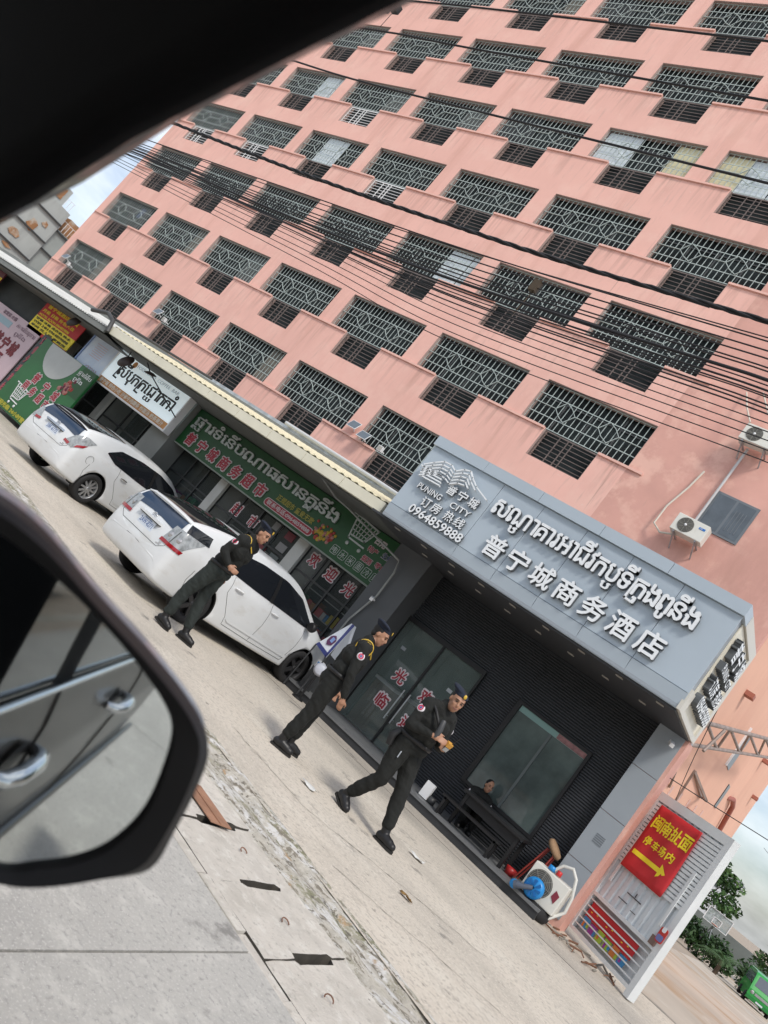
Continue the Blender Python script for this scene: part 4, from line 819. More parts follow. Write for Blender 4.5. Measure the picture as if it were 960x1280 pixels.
st = thing('stool', 'red stool with a tan cushion leaning behind the floor air conditioner', 'stool', (-2.78, 11.9, .15))
mb = MB(); mb.lathe([(0, .05), (.13, .045), (.15, .0), (.13, -.03), (0, -.03)], Matrix.Translation((-2.75, 11.9, .80)) @ Matrix.Rotation(R_(35), 4, 'Y'), 18); part('cushion', mb, TAN, st)
for a in (-.1, .1):
    for b in (-.1, .1): mb = MB(); mb.tube([(-2.75+a*.6, 11.9+b*.6, .76), (-2.85+a, 11.9+b, .152)], .014, 6); part('leg', mb, mat('stool_red', (.28, .04, .03), .5), st)
mb = MB(); mb.lathe([(0, .0), (.10, .0), (.13, .16), (.125, .16), (.095, .012), (0, .012)], Matrix.Translation((-2.98, 11.6, .152)) @ Matrix.Scale(.65, 4), 18); solo('red_basin', mb, mat('basin_red', (.38, .02, .02), .4), 'small red plastic basin on the step left of the floor air conditioner', 'basin', origin=(-2.98, 11.55, .15))
dbm = MB()
for k in range(28):
    x = rnd.uniform(-2.35, -1.2); y = rnd.uniform(11.35, 12.3); a = rnd.uniform(0, 3.1); l = rnd.uniform(.05, .25); z = rnd.uniform(.01, .03)
    dbm.tube([(x, y, z), (x+l*math.cos(a), y+l*math.sin(a), z+rnd.uniform(0, .05))], rnd.uniform(.006, .016), 5, rnd.randrange(2))
o = part('debris', dbm, [RUST, mat('debris_grey', (.25, .23, .2), .8)]); o['kind'] = 'stuff'; o['label'] = 'scraps of pipe and sticks under the sheet metal gate'
# ------------------------------------------------------------------ sheet metal gate with red banner
G0 = Vector((-2.14, 12.50, 0)); G1 = Vector((-.98, 11.72, 0)); gu = (G1-G0); GWd = gu.length; gu.normalize(); ga = math.atan2(gu.y, gu.x); GH = 2.38
gate = thing('sheet_metal_gate', 'white corrugated sheet metal gate leaf standing beside the hotel pillar', 'gate', G0, ga)
GTM = mat('white_gate_paint', (.68, .71, .72), .5, var=.06, vscale=2, stains=[((.40, .34, .30), 2.5, .70, .80, (2, 1, .5))])
mb = MB()
for x0, x1, z0, z1 in ((0, .06, .10, GH), (GWd-.09, GWd, .02, GH), (.06, GWd-.09, GH-.13, GH), (.06, GWd-.09, .10, .15), (.06, GWd-.09, .66, .71)): mb.box(x0, x1, -.04, .04, z0, z1)
part('frame', mb, GTM, gate, True)
mb = MB(); mb.box(GWd-.03, GWd-.002, .041, .10, .02, GH); mb.box(0, .03, .041, .10, .10, GH); mb.box(.031, GWd-.031, .041, .10, GH-.03, GH-.002); mb.box(.031, GWd-.031, .08, .098, .1, GH-.031); part('rear_casing', mb, GTM, gate, True)
mb = MB(); n = 60; r0 = []; r1 = []
for i in range(n+1):
    x = .061 + (GWd-.152)*i/n; o = .018*(1 if i % 6 in (1, 2) else -.3); r0.append((x, o-.005, .711)); r1.append((x, o-.005, GH-.131))
mb.grid([r0, r1], smooth=False); part('corrugated_sheet', mb, mat('gate_sheet', (.62, .67, .70), .45, metal=.05, var=.05, stains=[((.30, .28, .26), 3, .62, .75, (3, 1, .4))]), gate, True)
for k in range(17): mb = MB(); z = GH-.175-.058*k; mb.box(.062, GWd-.092, -.036, -.024, z-.0225, z+.0225); part('slat', mb, GTM, gate, True)
for x in (.16, GWd-.2): mb = MB(); mb.box(x-.022, x+.022, -.052, -.037, .95, 1.75); part('strap', mb, GTM, gate, True)
for k in range(5): mb = MB(); z = .215+.095*k; mb.box(.062, GWd-.092, -.03, -.018, z-.009, z+.009); part('lower_slat', mb, GTM, gate, True)
mb = MB(); mb.box(.5, .78, -.03, -.026, .98, .995, 0); mb.box(.42, .60, -.03, -.026, .86, .872, 0); mb.box(.64, .655, -.03, -.026, 1.0, 1.06, 0); mb.box(.70, .80, -.03, -.026, .83, .84, 0); part('slot', mb, DKGREY, gate, True)
mb = MB(); mb.box(GWd-.20, GWd-.10, -.06, -.041, .70, .82); part('hasp', mb, mat('hasp_brown', (.18, .12, .1), .6), gate, True)
ban = thing('noodle_banner', 'red banner with yellow characters and an arrow tied to the gate', 'banner', G0 + gu*.18 + Vector((0, 0, 1.22)), ga)
bw_, bh_ = .80, 1.0
mb = MB(); rows = []
for j in range(13):
    row = []
    for i in range(15):
        u, v = i/14, j/12; w = .012*math.sin(u*9+v*4) + .010*math.sin(u*17-v*6+1) + .02*v*(1-v)*math.sin(u*5)
        row.append((u*bw_ + .02*(1-v)*u, -.075 - w, v*bh_ - .03*math.sin(math.pi*u)*(v > .5)*0))
    rows.append(row)
mb.grid(rows); cl = part('cloth', mb, REDB, ban, True); sm = cl.modifiers.new('thick', 'SOLIDIFY'); sm.thickness = .003
bvh = BVHTree.FromPolygons([Vector(v) for v in mb.v], mb.f)
def banner_text(s, x, z, h, w, nm='lettering'):
    t = MB(); put_text(t, s, x, 0, z, h=h, w=w, bold=.026, ext=.0)
    if not t.v: return
    out = []
    for v in t.v:
        hit = bvh.ray_cast(Vector((v[0], -1, v[2])), Vector((0, 1, 0)))[0]; out.append((v[0], (hit.y if hit else -.09)-.004+v[1], v[2]))
    t.v = out; part(nm, t, YEL, ban, True)
for i, ch in enumerate('闽南扯面'): banner_text(ch, .05 + i*.182, .66, .20, .165)
for i, ch in enumerate('停车场内'): banner_text(ch, .10 + i*.15, .42, .125, .12)
ar = MB(); rows = [[], []]
for k in range(21):
    x = .06 + .52*k/20
    for r, z in enumerate((.225, .29)): rows[r].append((x, bvh.ray_cast(Vector((x, -1, z)), Vector((0, 1, 0)))[0].y-.005, z))
ar.grid(rows); hd = [(x, bvh.ray_cast(Vector((x, -1, z)), Vector((0, 1, 0)))[0].y-.006, z) for x, z in ((.575, .16), (.575, .355), (.71, .257))]; ar.add(hd, [(0, 2, 1)]); part('arrow', ar, YEL, ban, True)
pst = thing('gate_poster', 'long red poster with coloured goods behind the lower gate slats', 'poster', G0 + gu*.12 + Vector((0, 0, .2)), ga)
mb = MB(); mb.box(0, .98, -.008, -.004, .16, .40); part('red_field', mb, REDB, pst, True)
mb = MB()
for k, c in enumerate((0, 1, 2, 2, 3, 0)): mb.box(.02+.16*k, .15+.16*k, -.011, -.0085, .0, .17-.02*(k % 2), c)
for k in range(12): mb.box(.04+.08*k, .08+.08*k, -.014, -.0115, .03+.02*(k % 3), .11, 3-k % 4)
part('product_pictures', mb, [mat('ps_blue', (.05, .25, .5), .5), mat('ps_purple', (.3, .05, .3), .5), mat('ps_lime', (.35, .5, .05), .5), mat('ps_orange', (.6, .2, .05), .5)], pst, True)
mb = MB()
for k in range(8): mb.box(.06+.11*k, .09+.11*k, -.011, -.0085, .25+.02*(k % 3), .262+.02*(k % 3))
part('gold_flecks', mb, YEL, pst, True)
mb = MB(); P = rrect(-.06, .06, 0, .2, .03, 3); M = Matrix.Translation(G1 + Vector((-.09, -.09, .78))) @ Matrix.Rotation(ga, 4, 'Z') @ FACE; mb.prism(P, .01, M, 0); mb.prism(rrect(-.05, .05, .02, .10, .02, 2), .003, M @ Matrix.Translation((0, 0, .011)), 1); mb.prism(rrect(-.03, .03, .14, .21, .02, 2), .004, M @ Matrix.Translation((0, 0, .011)), 2)
solo('hanging_tag', mb, [mat('tag_red', (.5, .04, .03), .5), mat('tag_blue', (.15, .18, .4), .5), WHITE], 'small red and blue tag hanging on the gate post', 'tag')
# police barrier and fan near the front of the car
bs = thing('folding_sign', 'white and blue folding sign with a shield beside the parked car', 'folding sign', (-7.25, 11.0, 0))
a = Vector((-7.20, 11.25, 1.47)); P0 = Vector((-7.50, 11.12, .84)); P1 = Vector((-7.16, 11.09, .78)); Q0 = Vector((-7.36, 11.46, .84)); Q1 = Vector((-7.02, 11.44, .80))
def plate(pts, th, m, nm):
    n = (pts[1]-pts[0]).cross(pts[2]-pts[0]).normalized()*th; mb = MB(); k = len(pts)
    mb.add([p for p in pts] + [p+n for p in pts], [tuple(range(k))[::-1], tuple(range(k, 2*k))] + [(i, (i+1) % k, k+(i+1) % k, k+i) for i in range(k)]); part(nm, mb, m, bs)
SGW = mat('sign_white', (.62, .66, .72), .5); SGB = mat('sign_navy', (.03, .04, .16), .5)
aL = a + Vector((-.06, -.03, 0))
plate([P0, P1, a, aL], .008, SGW, 'front_panel'); plate([Q0, Q1, a + Vector((0, .05, 0)), aL + Vector((0, .05, 0))], .008, SGW, 'rear_panel')
d = Vector((0, -.012, .0)); plate([P0 + d, P1 + d, P1.lerp(a, .10) + d, P0.lerp(aL, .10) + d], .004, SGB, 'navy_band'); e1 = P0.lerp(P1, .88); e2 = aL.lerp(a, .3); plate([e1 + d, P1 + d, a + d, e2 + d], .004, SGB, 'navy_edge')
c = P0.lerp(P1, .48).lerp(aL, .36); ux = (P1-P0).normalized(); uz = (aL-P0.lerp(P1, .5)).normalized()
plate([c + ux*i*.075 + uz*j*.11 + d*1.3 for i, j in ((-.2, -1), (.9, -.5), (1, .4), (.5, .8), (0, 1), (-.6, .7), (-1, .3), (-.9, -.5))], .004, mat('shield_purple', (.10, .03, .09), .5), 'shield'); plate([c + ux*(i*.032+.012) + uz*(j*.045+.02) + d*2 for i, j in ((-1, -1), (1, -1), (1, 1), (-1, 1))], .004, mat('shield_blue', (.20, .30, .55), .5), 'shield_centre')
mb = MB(); mb.tube([P0, (-7.50, 11.08, .0)], .014, 6); mb.tube([P1, (-7.15, 11.05, .0)], .014, 6); mb.tube([Q0, (-7.36, 11.50, .15)], .014, 6); mb.tube([Q1, (-7.02, 11.48, .15)], .014, 6); part('leg', mb, DKGREY, bs)
fn = thing('pedestal_fan', 'pale round fan standing between the car nose and the step', 'fan', (-7.35, 10.95, 0))
mb = MB(); mb.lathe([(0, .05), (.12, .045), (.19, .0), (.12, -.05), (0, -.05)], Matrix.Translation((-7.06, 11.02, .58)) @ Matrix.Rotation(R_(80), 4, 'X') @ Matrix.Rotation(R_(30), 4, 'Y') @ Matrix.Scale(.6, 4), 22); part('fan_head', mb, mat('fan_grey', (.48, .50, .56), .4), fn)
mb = MB(); mb.tube([(-7.06, 11.04, .54), (-7.06, 11.04, .05)], .02, 8); part('pole', mb, BLACK, fn)
mb = MB(); mb.lathe([(0, .05), (.03, .05), (.10, .02), (.11, 0), (0, 0)], Matrix.Translation((-7.06, 11.0, .002)), 20); part('base', mb, BLACK, fn)
mb = MB(); mb.box(-7.32, -7.22, 11.2, 11.3, .55, .68, 0); mb.box(-7.30, -7.24, 11.195, 11.199, .58, .65, 1); mb.box(-7.34, -7.18, 11.2, 11.36, .152, .549, 2); solo('water_carton', mb, [WHITE, BLUE, DKGREY], 'small white carton with a blue label on a dark crate by the fan', 'carton', origin=(-7.26, 11.25, .15))
# litter on the ground
for k, (x, y, lb, cat, col) in enumerate(((-3.86, 7.15, 'crumpled white wrapper on the forecourt between the two officers', 'wrapper', (.6, .6, .58)), (-2.35, 6.9, 'dry brown leaf on the forecourt near the gutter', 'leaf', (.25, .15, .05)), (-3.05, 8.5, 'white paper scrap beside the striding officer', 'paper', (.62, .62, .6)))):
    mb = MB(); s = .09 if k != 1 else .06; rows = [[(x + s*(i-2)/2 + .02*rnd.random(), y + s*.5*(j-1.5)/1.5 + .015*rnd.random(), .006 + .03*rnd.random()) for i in range(5)] for j in range(4)]
    mb.grid(rows); o = solo(['wrapper', 'dry_leaf', 'paper_scrap'][k], mb, mat('litter_%d' % k, col, .7), lb, cat, origin=(x, y, 0)); o.modifiers.new('thick', 'SOLIDIFY').thickness = .002
rp_ = MB(); M = Matrix.Translation((-2.98, 4.56, .022)) @ Matrix.Rotation(R_(-10), 4, 'Z'); rp_.prism([(-.23, -.10), (.23, -.10), (.23, .10), (-.23, .10)], .006, M); rp_.prism([(-.23, -.012), (.23, -.012), (.23, -.004), (-.23, -.004)], .006, M @ Matrix.Translation((0, 0, .0065)))
solo('rusty_plate', rp_, mat('rust_brown_plate', (.30, .16, .10), .7, var=.25, vscale=8), 'reddish brown steel plate lying across the gutter slabs beside the mirror', 'steel plate', origin=(-2.87, 4.55, 0))
# ------------------------------------------------------------------ parked white hatchbacks
CARW = mat('white_car_paint', (.68, .70, .71), .32, coat=.5, spec=.5, var=.025, vscale=1.5, stains=[((.52, .50, .46), 1.6, .55, .85, (1, 1, 2.5))])
CGL = mat('car_glass', (.012, .014, .018), .05, spec=.6)
CGB = mat('car_glass_blue', (.03, .05, .09), .05, spec=.6)
TYRE = mat('tyre_rubber', (.02, .02, .021), .8); LRED = mat('lamp_red', (.30, .01, .015), .15, coat=.5); LCLR = mat('lamp_clear', (.30, .32, .33), .12, coat=.6, var=.35, vscale=14)
CHROME = mat('chrome', (.75, .76, .78), .12, metal=1.); SEAM = mat('panel_gap', (.04, .04, .04), .7); RIMS = mat('alloy', (.48, .49, .50), .3, metal=.7); RIMB = mat('black_alloy', (.03, .03, .032), .35)
def crom(P, t):
    n = len(P)-1; i = min(int(t), n-1); f = t - i
    p0, p1, p2, p3 = P[max(i-1, 0)], P[i], P[i+1], P[min(i+2, n)]
    return [.5*(2*b + (c-a)*f + (2*a-5*b+4*c-d)*f*f + (3*b-a-3*c+d)*f**3) for a, b, c, d in zip(p0, p1, p2, p3)]
#        x     zb    hw    zbelt wbelt ztop  wtop
STN = [(-2.235, .44, .60, .60, .56, .64, .45), (-2.215, .34, .72, .70, .66, .78, .58), (-2.18, .29, .775, .86, .71, .96, .62), (-2.13, .27, .81, .95, .745, 1.12, .64), (-2.05, .255, .83, .98, .765, 1.225, .645),
       (-1.85, .235, .85, .995, .785, 1.295, .64), (-1.5, .21, .862, .985, .795, 1.375, .625), (-1.0, .19, .865, .97, .80, 1.45, .60), (-.4, .18, .865, .955, .80, 1.48, .585), (.15, .18, .865, .945, .80, 1.49, .58),
       (.6, .18, .865, .935, .80, 1.43, .575), (1.0, .185, .862, .93, .795, 1.27, .60), (1.35, .19, .858, .915, .78, 1.08, .655), (1.6, .195, .85, .88, .755, .965, .65), (1.9, .205, .825, .81, .71, .88, .58), (2.12, .225, .77, .70, .63, .77, .48), (2.22, .26, .69, .58, .55, .64, .38), (2.26, .34, .55, .48, .46, .54, .3)]
def car_ring(s, nv=44):
    x, zb, hw, zbl, wb_, zt, wt = s; zr = zt - .075*min(1, (zt-zbl)/.3)
    H = [(0, zb), (.6*hw, zb), (.93*hw, zb+.015), (.99*hw, zb+.10), (hw, zb+.45*(zbl-zb)), (.985*hw, zb+.8*(zbl-zb)), (wb_, zbl), ((wb_+wt)/2+.025, (zbl+zr)/2), (wt+.012, zr), (wt-.07, zt-.022), (wt*.5, zt-.004), (0, zt)]
    half = [crom(H, (len(H)-1)*k/nv) for k in range(nv+1)]
    half[0][0] = 0; half[-1][0] = 0
    return [(x, -y, z) for y, z in half] + [(x, y, z) for y, z in half[-2:0:-1]]
def car_body():
    mb = MB(); n = 92; rings = []
    for k in range(n+1): rings.append(car_ring(crom(STN, (len(STN)-1)*k/n)))
    w = len(rings[0]); vs = [p for r in rings for p in r]
    mb.add(vs, [(i*w+j, i*w+(j+1) % w, (i+1)*w+(j+1) % w, (i+1)*w+j)[::-1] for i in range(n) for j in range(w)], 0, True)
    for R_g, x, flip in ((rings[0], -2.245, False), (rings[-1], 2.275, True)):
        cy = sum(p[1] for p in R_g)/w; cz = sum(p[2] for p in R_g)/w
        mid = [(x*.6 + p[0]*.4, cy + (p[1]-cy)*.6, cz + (p[2]-cz)*.6) for p in R_g]
        mb.add(list(R_g) + mid, [((j, (j+1) % w, w+(j+1) % w, w+j) if not flip else (w+j, w+(j+1) % w, (j+1) % w, j)) for j in range(w)], 0, True)
        mb.add(mid + [(x, cy, cz)], [((j, (j+1) % w, w) if not flip else (w, (j+1) % w, j)) for j in range(w)], 0, True)
    bm = bmesh.new(); me = mb.mesh('body', [CARW, BLACK]); bm.from_mesh(me); bmesh.ops.remove_doubles(bm, verts=bm.verts, dist=1e-4); bmesh.ops.recalc_face_normals(bm, faces=bm.faces); bm.to_mesh(me); bm.free()
    return me
CAR_BODY = car_body()
_bm = bmesh.new(); _bm.from_mesh(CAR_BODY); CBVH = BVHTree.FromBMesh(_bm); _bm.free()
# cut the wheel arches
WX = (1.35, -1.35); WR = .312
def cut_arches():
    tmp = link('tmp_body', CAR_BODY); cut = MB()
    for x in WX:
        for s in (-1, 1): cut.lathe([(0, -.17), (.365, -.17), (.365, .3), (0, .3)], Matrix.Translation((x, s*.78, WR+.005)) @ Matrix.Rotation(-s*math.pi/2, 4, 'X'), 40, 1)
    cm = cut.mesh('cutter', [CARW, BLACK]); b = bmesh.new(); b.from_mesh(cm); bmesh.ops.remove_doubles(b, verts=b.verts, dist=1e-5); bmesh.ops.recalc_face_normals(b, faces=b.faces); b.to_mesh(cm); b.free()
    co = link('tmp_cut', cm); md = tmp.modifiers.new('b', 'BOOLEAN'); md.operation = 'DIFFERENCE'; md.object = co; md.solver = 'EXACT'
    dg = bpy.context.evaluated_depsgraph_get(); me = bpy.data.meshes.new_from_object(tmp.evaluated_get(dg)); bpy.data.objects.remove(tmp); bpy.data.objects.remove(co)
    me.name = 'body'; return me
CAR_BODY_CUT = cut_arches()
def hit(o, d, off=.005):
    h, n, _, _ = CBVH.ray_cast(Vector(o), Vector(d).normalized())
    return None if h is None else h + n*off
def patch(lo, hi, d, nu=14, nv=6, off=.006, th=.0):
    """quad patch between two polylines of start points, projected on the body along d"""
    lo = [Vector(p) for p in lo]; hi = [Vector(p) for p in hi]
    def at(P, t):
        t *= len(P)-1; i = min(int(t), len(P)-2); return P[i].lerp(P[i+1], t-i)
    mb = MB(); rows = []
    for j in range(nv+1):
        row = []
        for i in range(nu+1):
            p = at(lo, i/nu).lerp(at(hi, i/nu), j/nv); h = hit(p, d, off); row.append(h if h else p)
        rows.append(row)
    mb.grid(rows); return mb
def seam(pts, d, r=.0035, n=14, off=.001):
    P = [Vector(p) for p in pts]; out = []
    for a, b in zip(P, P[1:]):
        for k in range(n): 
            h = hit(a.lerp(b, k/n), d, off)
            if h: out.append(h)
    h = hit(P[-1], d, off); 
    if h: out.append(h)
    mb = MB(); mb.tube(out, r, 5); return mb
def make_wheel(style):
    """wheel with its axis on local y, outer side at -y"""
    M = Matrix.Rotation(math.pi/2, 4, 'X'); t = MB()
    t.lathe([(.195, -.09), (.28, -.10), (.305, -.085), (.312, -.05), (.312, .05), (.305, .085), (.28, .10), (.205, .095), (.195, .07)], M, 40)
    r = MB()
    r.lathe([(.205, .095), (.20, .085), (.185, .05), (.18, -.08)], M, 40)
    r.lathe([(.0, .02), (.18, .01)], M, 32, 1)
    ns = 10 if style else 5
    for k in range(ns):
        a = 2*math.pi*k/ns; wi, wo = ((.022, .014) if style else (.035, .03))
        ca, sa = math.cos(a), math.sin(a)
        P = [(.035*ca - wi*sa, .035*sa + wi*ca), (.035*ca + wi*sa, .035*sa - wi*ca), (.19*ca + wo*sa, .19*sa - wo*ca), (.19*ca - wo*sa, .19*sa + wo*ca)]
        r.prism(P, .03, M @ Matrix.Translation((0, 0, .05)))
    r.lathe([(0, .09), (.035, .088), (.05, .07), (.05, .04)], M, 18)
    return t.mesh('wheel', TYRE), r.mesh('rim', [RIMS if style else RIMB, BLACK])
def make_car(name, label, loc, ang, gen3, plate):
    c = thing(name, label, 'car', loc, ang, 'white hatchbacks parked nose to the shops')
    link('body', CAR_BODY_CUT, c)
    R = lambda nm, mb, m, par=c: part(nm, mb, m, par, True)
    wm, rm = make_wheel(gen3)
    for x in WX:
        for s in (-1, 1):
            w = link('wheel', wm, c, (x, s*.76, WR)); w.rotation_euler = (0, 0, 0 if s < 0 else math.pi); link('rim', rm, w)
        for s in (-1, 1):
            lin = MB(); P_ = [(.362*math.cos(R_(-20+220*k/18)), .362*math.sin(R_(-20+220*k/18))) for k in range(19)]
            lin.grid([[(x+a, s*.60, WR+.005+b) for a, b in P_], [(x+a, s*.84, WR+.005+b) for a, b in P_]]); lin.add([(x+a, s*.602, WR+.005+b) for a, b in P_], [tuple(range(19))]); R('wheel_well', lin, BLACK)
    for s in (-1, 1):
        d = (0, -s, 0); Y = s*1.3
        lo = [(-1.48, Y, 1.08), (-1.2, Y, .99), (-.5, Y, .965), (.3, Y, .955), (.85, Y, .945), (1.22, Y, .945)]
        hi = [(-1.46, Y, 1.11), (-1.15, Y, 1.27), (-.5, Y, 1.35), (.15, Y, 1.365), (.7, Y, 1.28), (1.24, Y, .955)]
        R('side_window', patch(lo, hi, d, 34, 8), CGL)
        R('window_pillar', patch([(-.10, Y, .955), (-.02, Y, .955)], [(-.08, Y, 1.36), (.0, Y, 1.36)], d, 2, 8, .009), BLACK)
        for pts in ([(.02, Y, .95), (.04, Y, .6), (-.02, Y, .30)], [(1.0, Y, .93), (.98, Y, .6), (.88, Y, .30)], [(-.98, Y, .97), (-.98, Y, .72), (-.72, Y, .42), (-.68, Y, .30)], [(-.68, Y, .295), (.0, Y, .285), (.88, Y, .295)], [(-1.72, Y, .72), (-1.75, Y, .55), (-1.72, Y, .44)]):
            R('panel_gap', seam(pts, d), SEAM)
        for x in (-.18, .72) if not gen3 else (-.22, .70): pass
        for x in (-.80, .14):
            h = hit((x, Y, .84), d, .018); mb = MB(); mb.tube([h + Vector((-.10, 0, 0)), h + Vector((-.05, s*.012, .004)), h + Vector((.05, s*.012, .004)), h + Vector((.10, 0, 0))], [.008, .014, .014, .008], 8); R('door_handle', mb, WHITE if not gen3 else CHROME)
        mb = patch([(-.62, Y, .36), (.92, Y, .36)], [(-.70, Y, .41), (.94, Y, .41)], d, 20, 2, .012); R('side_moulding', mb, CARW)
        h = hit((1.02, Y, 1.0), d, .0); m_ = MB(); cc = h + Vector((-.02, s*.14, .02))
        m_.tube([cc + Vector((.07, 0, 0)), cc + Vector((.05, 0, 0)), cc, cc + Vector((-.05, 0, 0)), cc + Vector((-.065, 0, 0))], [.02, .06, .085, .08, .06], 14); m_.tube([h, cc], .025, 8); R('wing_mirror', m_, BLACK if not gen3 else CARW)
        dr_ = Vector((1, -s*.55, 0)); 
        q = lambda y, z: (-2.9, s*y + s*.45, z)
        if not gen3:
            R('tail_lamp', patch([(-2.9, s*(.84), .79), (-2.9, s*1.24, .79)], [(-2.9, s*.90, 1.05), (-2.9, s*1.38, 1.06)], dr_, 14, 8, .008), LCLR)
            R('tail_lamp_red', patch([(-2.9, s*.82, .765), (-2.9, s*1.26, .765)], [(-2.9, s*.83, .815), (-2.9, s*1.28, .815)], dr_, 12, 2, .012), LRED)
            R('tail_lamp_divider', patch([(-2.9, s*1.02, .81), (-2.9, s*1.035, .81)], [(-2.9, s*1.05, 1.025), (-2.9, s*1.065, 1.025)], dr_, 2, 6, .012), SEAM)
            R('lamp_quarter_glass', patch([(-2.9, s*1.12, 1.06), (-2.9, s*1.42, 1.07)], [(-2.9, s*1.08, 1.18), (-2.9, s*1.36, 1.20)], dr_, 8, 3, .007), CGL)
            for zz, yy, rr_ in ((.91, .95, .045), (.91, 1.13, .04)):
                h = hit((-2.9, s*yy, zz), dr_, .010); mb = MB(); mb.lathe([(0, .012), (rr_*.6, .009), (rr_, 0)], Matrix.Translation(h) @ Vector((-1, s*.35, .15)).to_track_quat('Z', 'Y').to_matrix().to_4x4(), 16); R('lamp_bulb', mb, mat('lamp_reflector', (.45, .44, .44), .2, metal=.6))
        else:
            R('tail_lamp', patch([(-2.9, s*.83, .80), (-2.9, s*1.10, .76), (-2.9, s*1.25, .90)], [(-2.9, s*.98, 1.0), (-2.9, s*1.20, 1.10), (-2.9, s*1.36, 1.08)], dr_, 14, 8, .008), LCLR)
            R('tail_lamp_red', patch([(-2.9, s*.82, .785), (-2.9, s*.98, .765)], [(-2.9, s*.83, .835), (-2.9, s*1.0, .82)], dr_, 6, 2, .012), LRED)
            R('tail_lamp_red', patch([(-2.9, s*1.14, .79), (-2.9, s*1.27, .88)], [(-2.9, s*1.16, .86), (-2.9, s*1.30, .96)], dr_, 6, 2, .012), LRED)
    X = -2.8; d = (1, 0, 0)
    R('rear_lower_glass', patch([(X, -.63, .965), (X, -.35, .985), (X, -.12, 1.0), (X, 0, .99), (X, .12, 1.0), (X, .35, .985), (X, .63, .965)], [(X, -.57, 1.175), (X, 0, 1.185), (X, .57, 1.175)], d, 24, 6), CGB)
    mb = MB(); mb.tube([Vector((-2.08, -.60, 1.185)), Vector((-2.12, -.4, 1.208)), Vector((-2.14, 0, 1.216)), Vector((-2.12, .4, 1.208)), Vector((-2.08, .60, 1.185))], [.012, .02, .022, .02, .012], 8); R('spoiler', mb, CARW if not gen3 else BLACK)
    R('rear_upper_glass', patch([(-2.02, -.54, 3), (-2.02, .54, 3)], [(-1.05, -.52, 3), (-1.05, .52, 3)], (0, 0, -1), 14, 18), CGL)
    mb = MB(); h = hit((X, 0, .84), d, .004); x = h.x
    pl = MB(); pl.box(x-.012, x-.002, -.20, .20, .745, .885, 0); PM = Matrix.Translation((x-.013, 0, 0)) @ Matrix(((0,0,-1,0),(-1,0,0,0),(0,1,0,0),(0,0,0,1)))
    put_text(pl, plate[0], -.17, 0, .775, h=.07, w=.34, bold=.01, ext=.003, M=PM, m=1); put_text(pl, plate[1], -.10, 0, .855, h=.02, w=.2, ext=.003, M=PM, m=1); R('number_plate', pl, [mat('plate_white', (.62, .68, .76), .4), mat('plate_blue', (.06, .12, .30), .5)])
    mb = MB(); mb.box(x-.045, x+.02, -.28, .28, .90, .935); R('plate_garnish', mb, CARW if not gen3 else mat('pale_blue_chrome', (.45, .52, .62), .25, metal=.5)); mb = MB(); mb.box(x-.032, x+.02, -.275, .275, .888, .899); R('plate_recess', mb, BLACK)
    em = MB(); hh = hit((X, 0, .965), d, .006)
    def ell(a, b, dz=0.): return [hh + Vector((-.004, a*math.cos(t), b*math.sin(t)+dz)) for t in [k*2*math.pi/20 for k in range(21)]]
    em.tube(ell(.055, .036), .006, 6); em.tube(ell(.022, .033), .005, 6); em.tube(ell(.04, .014, .012), .005, 6); R('emblem', em, CHROME)
    for pts in ([(X, -.60, .94), (X, -.62, .74), (X, -.50, .665), (X, .50, .665), (X, .62, .74), (X, .60, .94)],): R('panel_gap', seam(pts, d), SEAM)
    mb = MB(); h1 = hit((X, -.48, .70), d, .006); mb.box(h1.x-.002, h1.x+.004, -.54, -.44, .70, .712); mb.box(h1.x-.002, h1.x+.004, -.54, -.49, .725, .745); R('badge', mb, CHROME)
    R('windscreen', patch([(1.38, -.62, 3), (1.42, 0, 3), (1.38, .62, 3)], [(.62, -.52, 3), (.60, 0, 3), (.62, .52, 3)], (0, 0, -1), 14, 14), CGL)
    for s in (-1, 1):
        R('head_lamp', patch([(3, s*.40, .60), (3, s*.72, .64)], [(3, s*.48, .68), (3, s*.68, .78)], (-1, 0, 0), 6, 4, .006), LCLR)
        mb = MB(); mb.tube([(-.10, s*.36, 1.482), (-.9, s*.40, 1.425)], .004, 5)
    if gen3:
        for s in (-1,):
            h = hit((-1.78, s*1.3, .78), (0, -s, 0), .002); mb = MB(); mb.tube([h + Vector((.085*math.cos(t), 0, .085*math.sin(t))) for t in [k*2*math.pi/22 for k in range(23)]], .003, 5); R('fuel_flap', mb, SEAM)
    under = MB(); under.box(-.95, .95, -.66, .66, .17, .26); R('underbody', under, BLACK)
    return c
make_car('parked_car', 'nearer white hatchback with black wheels parked in front of the supermarket', (-8.46, 9.80, 0), R_(86), False, ('2AW-8271', 'PHNOM PENH'))
make_car('parked_car', 'farther white hatchback with silver wheels parked by the white lightbox sign', (-13.95, 11.02, 0), R_(96), True, ('2BF-6172', 'PHNOM PENH'))
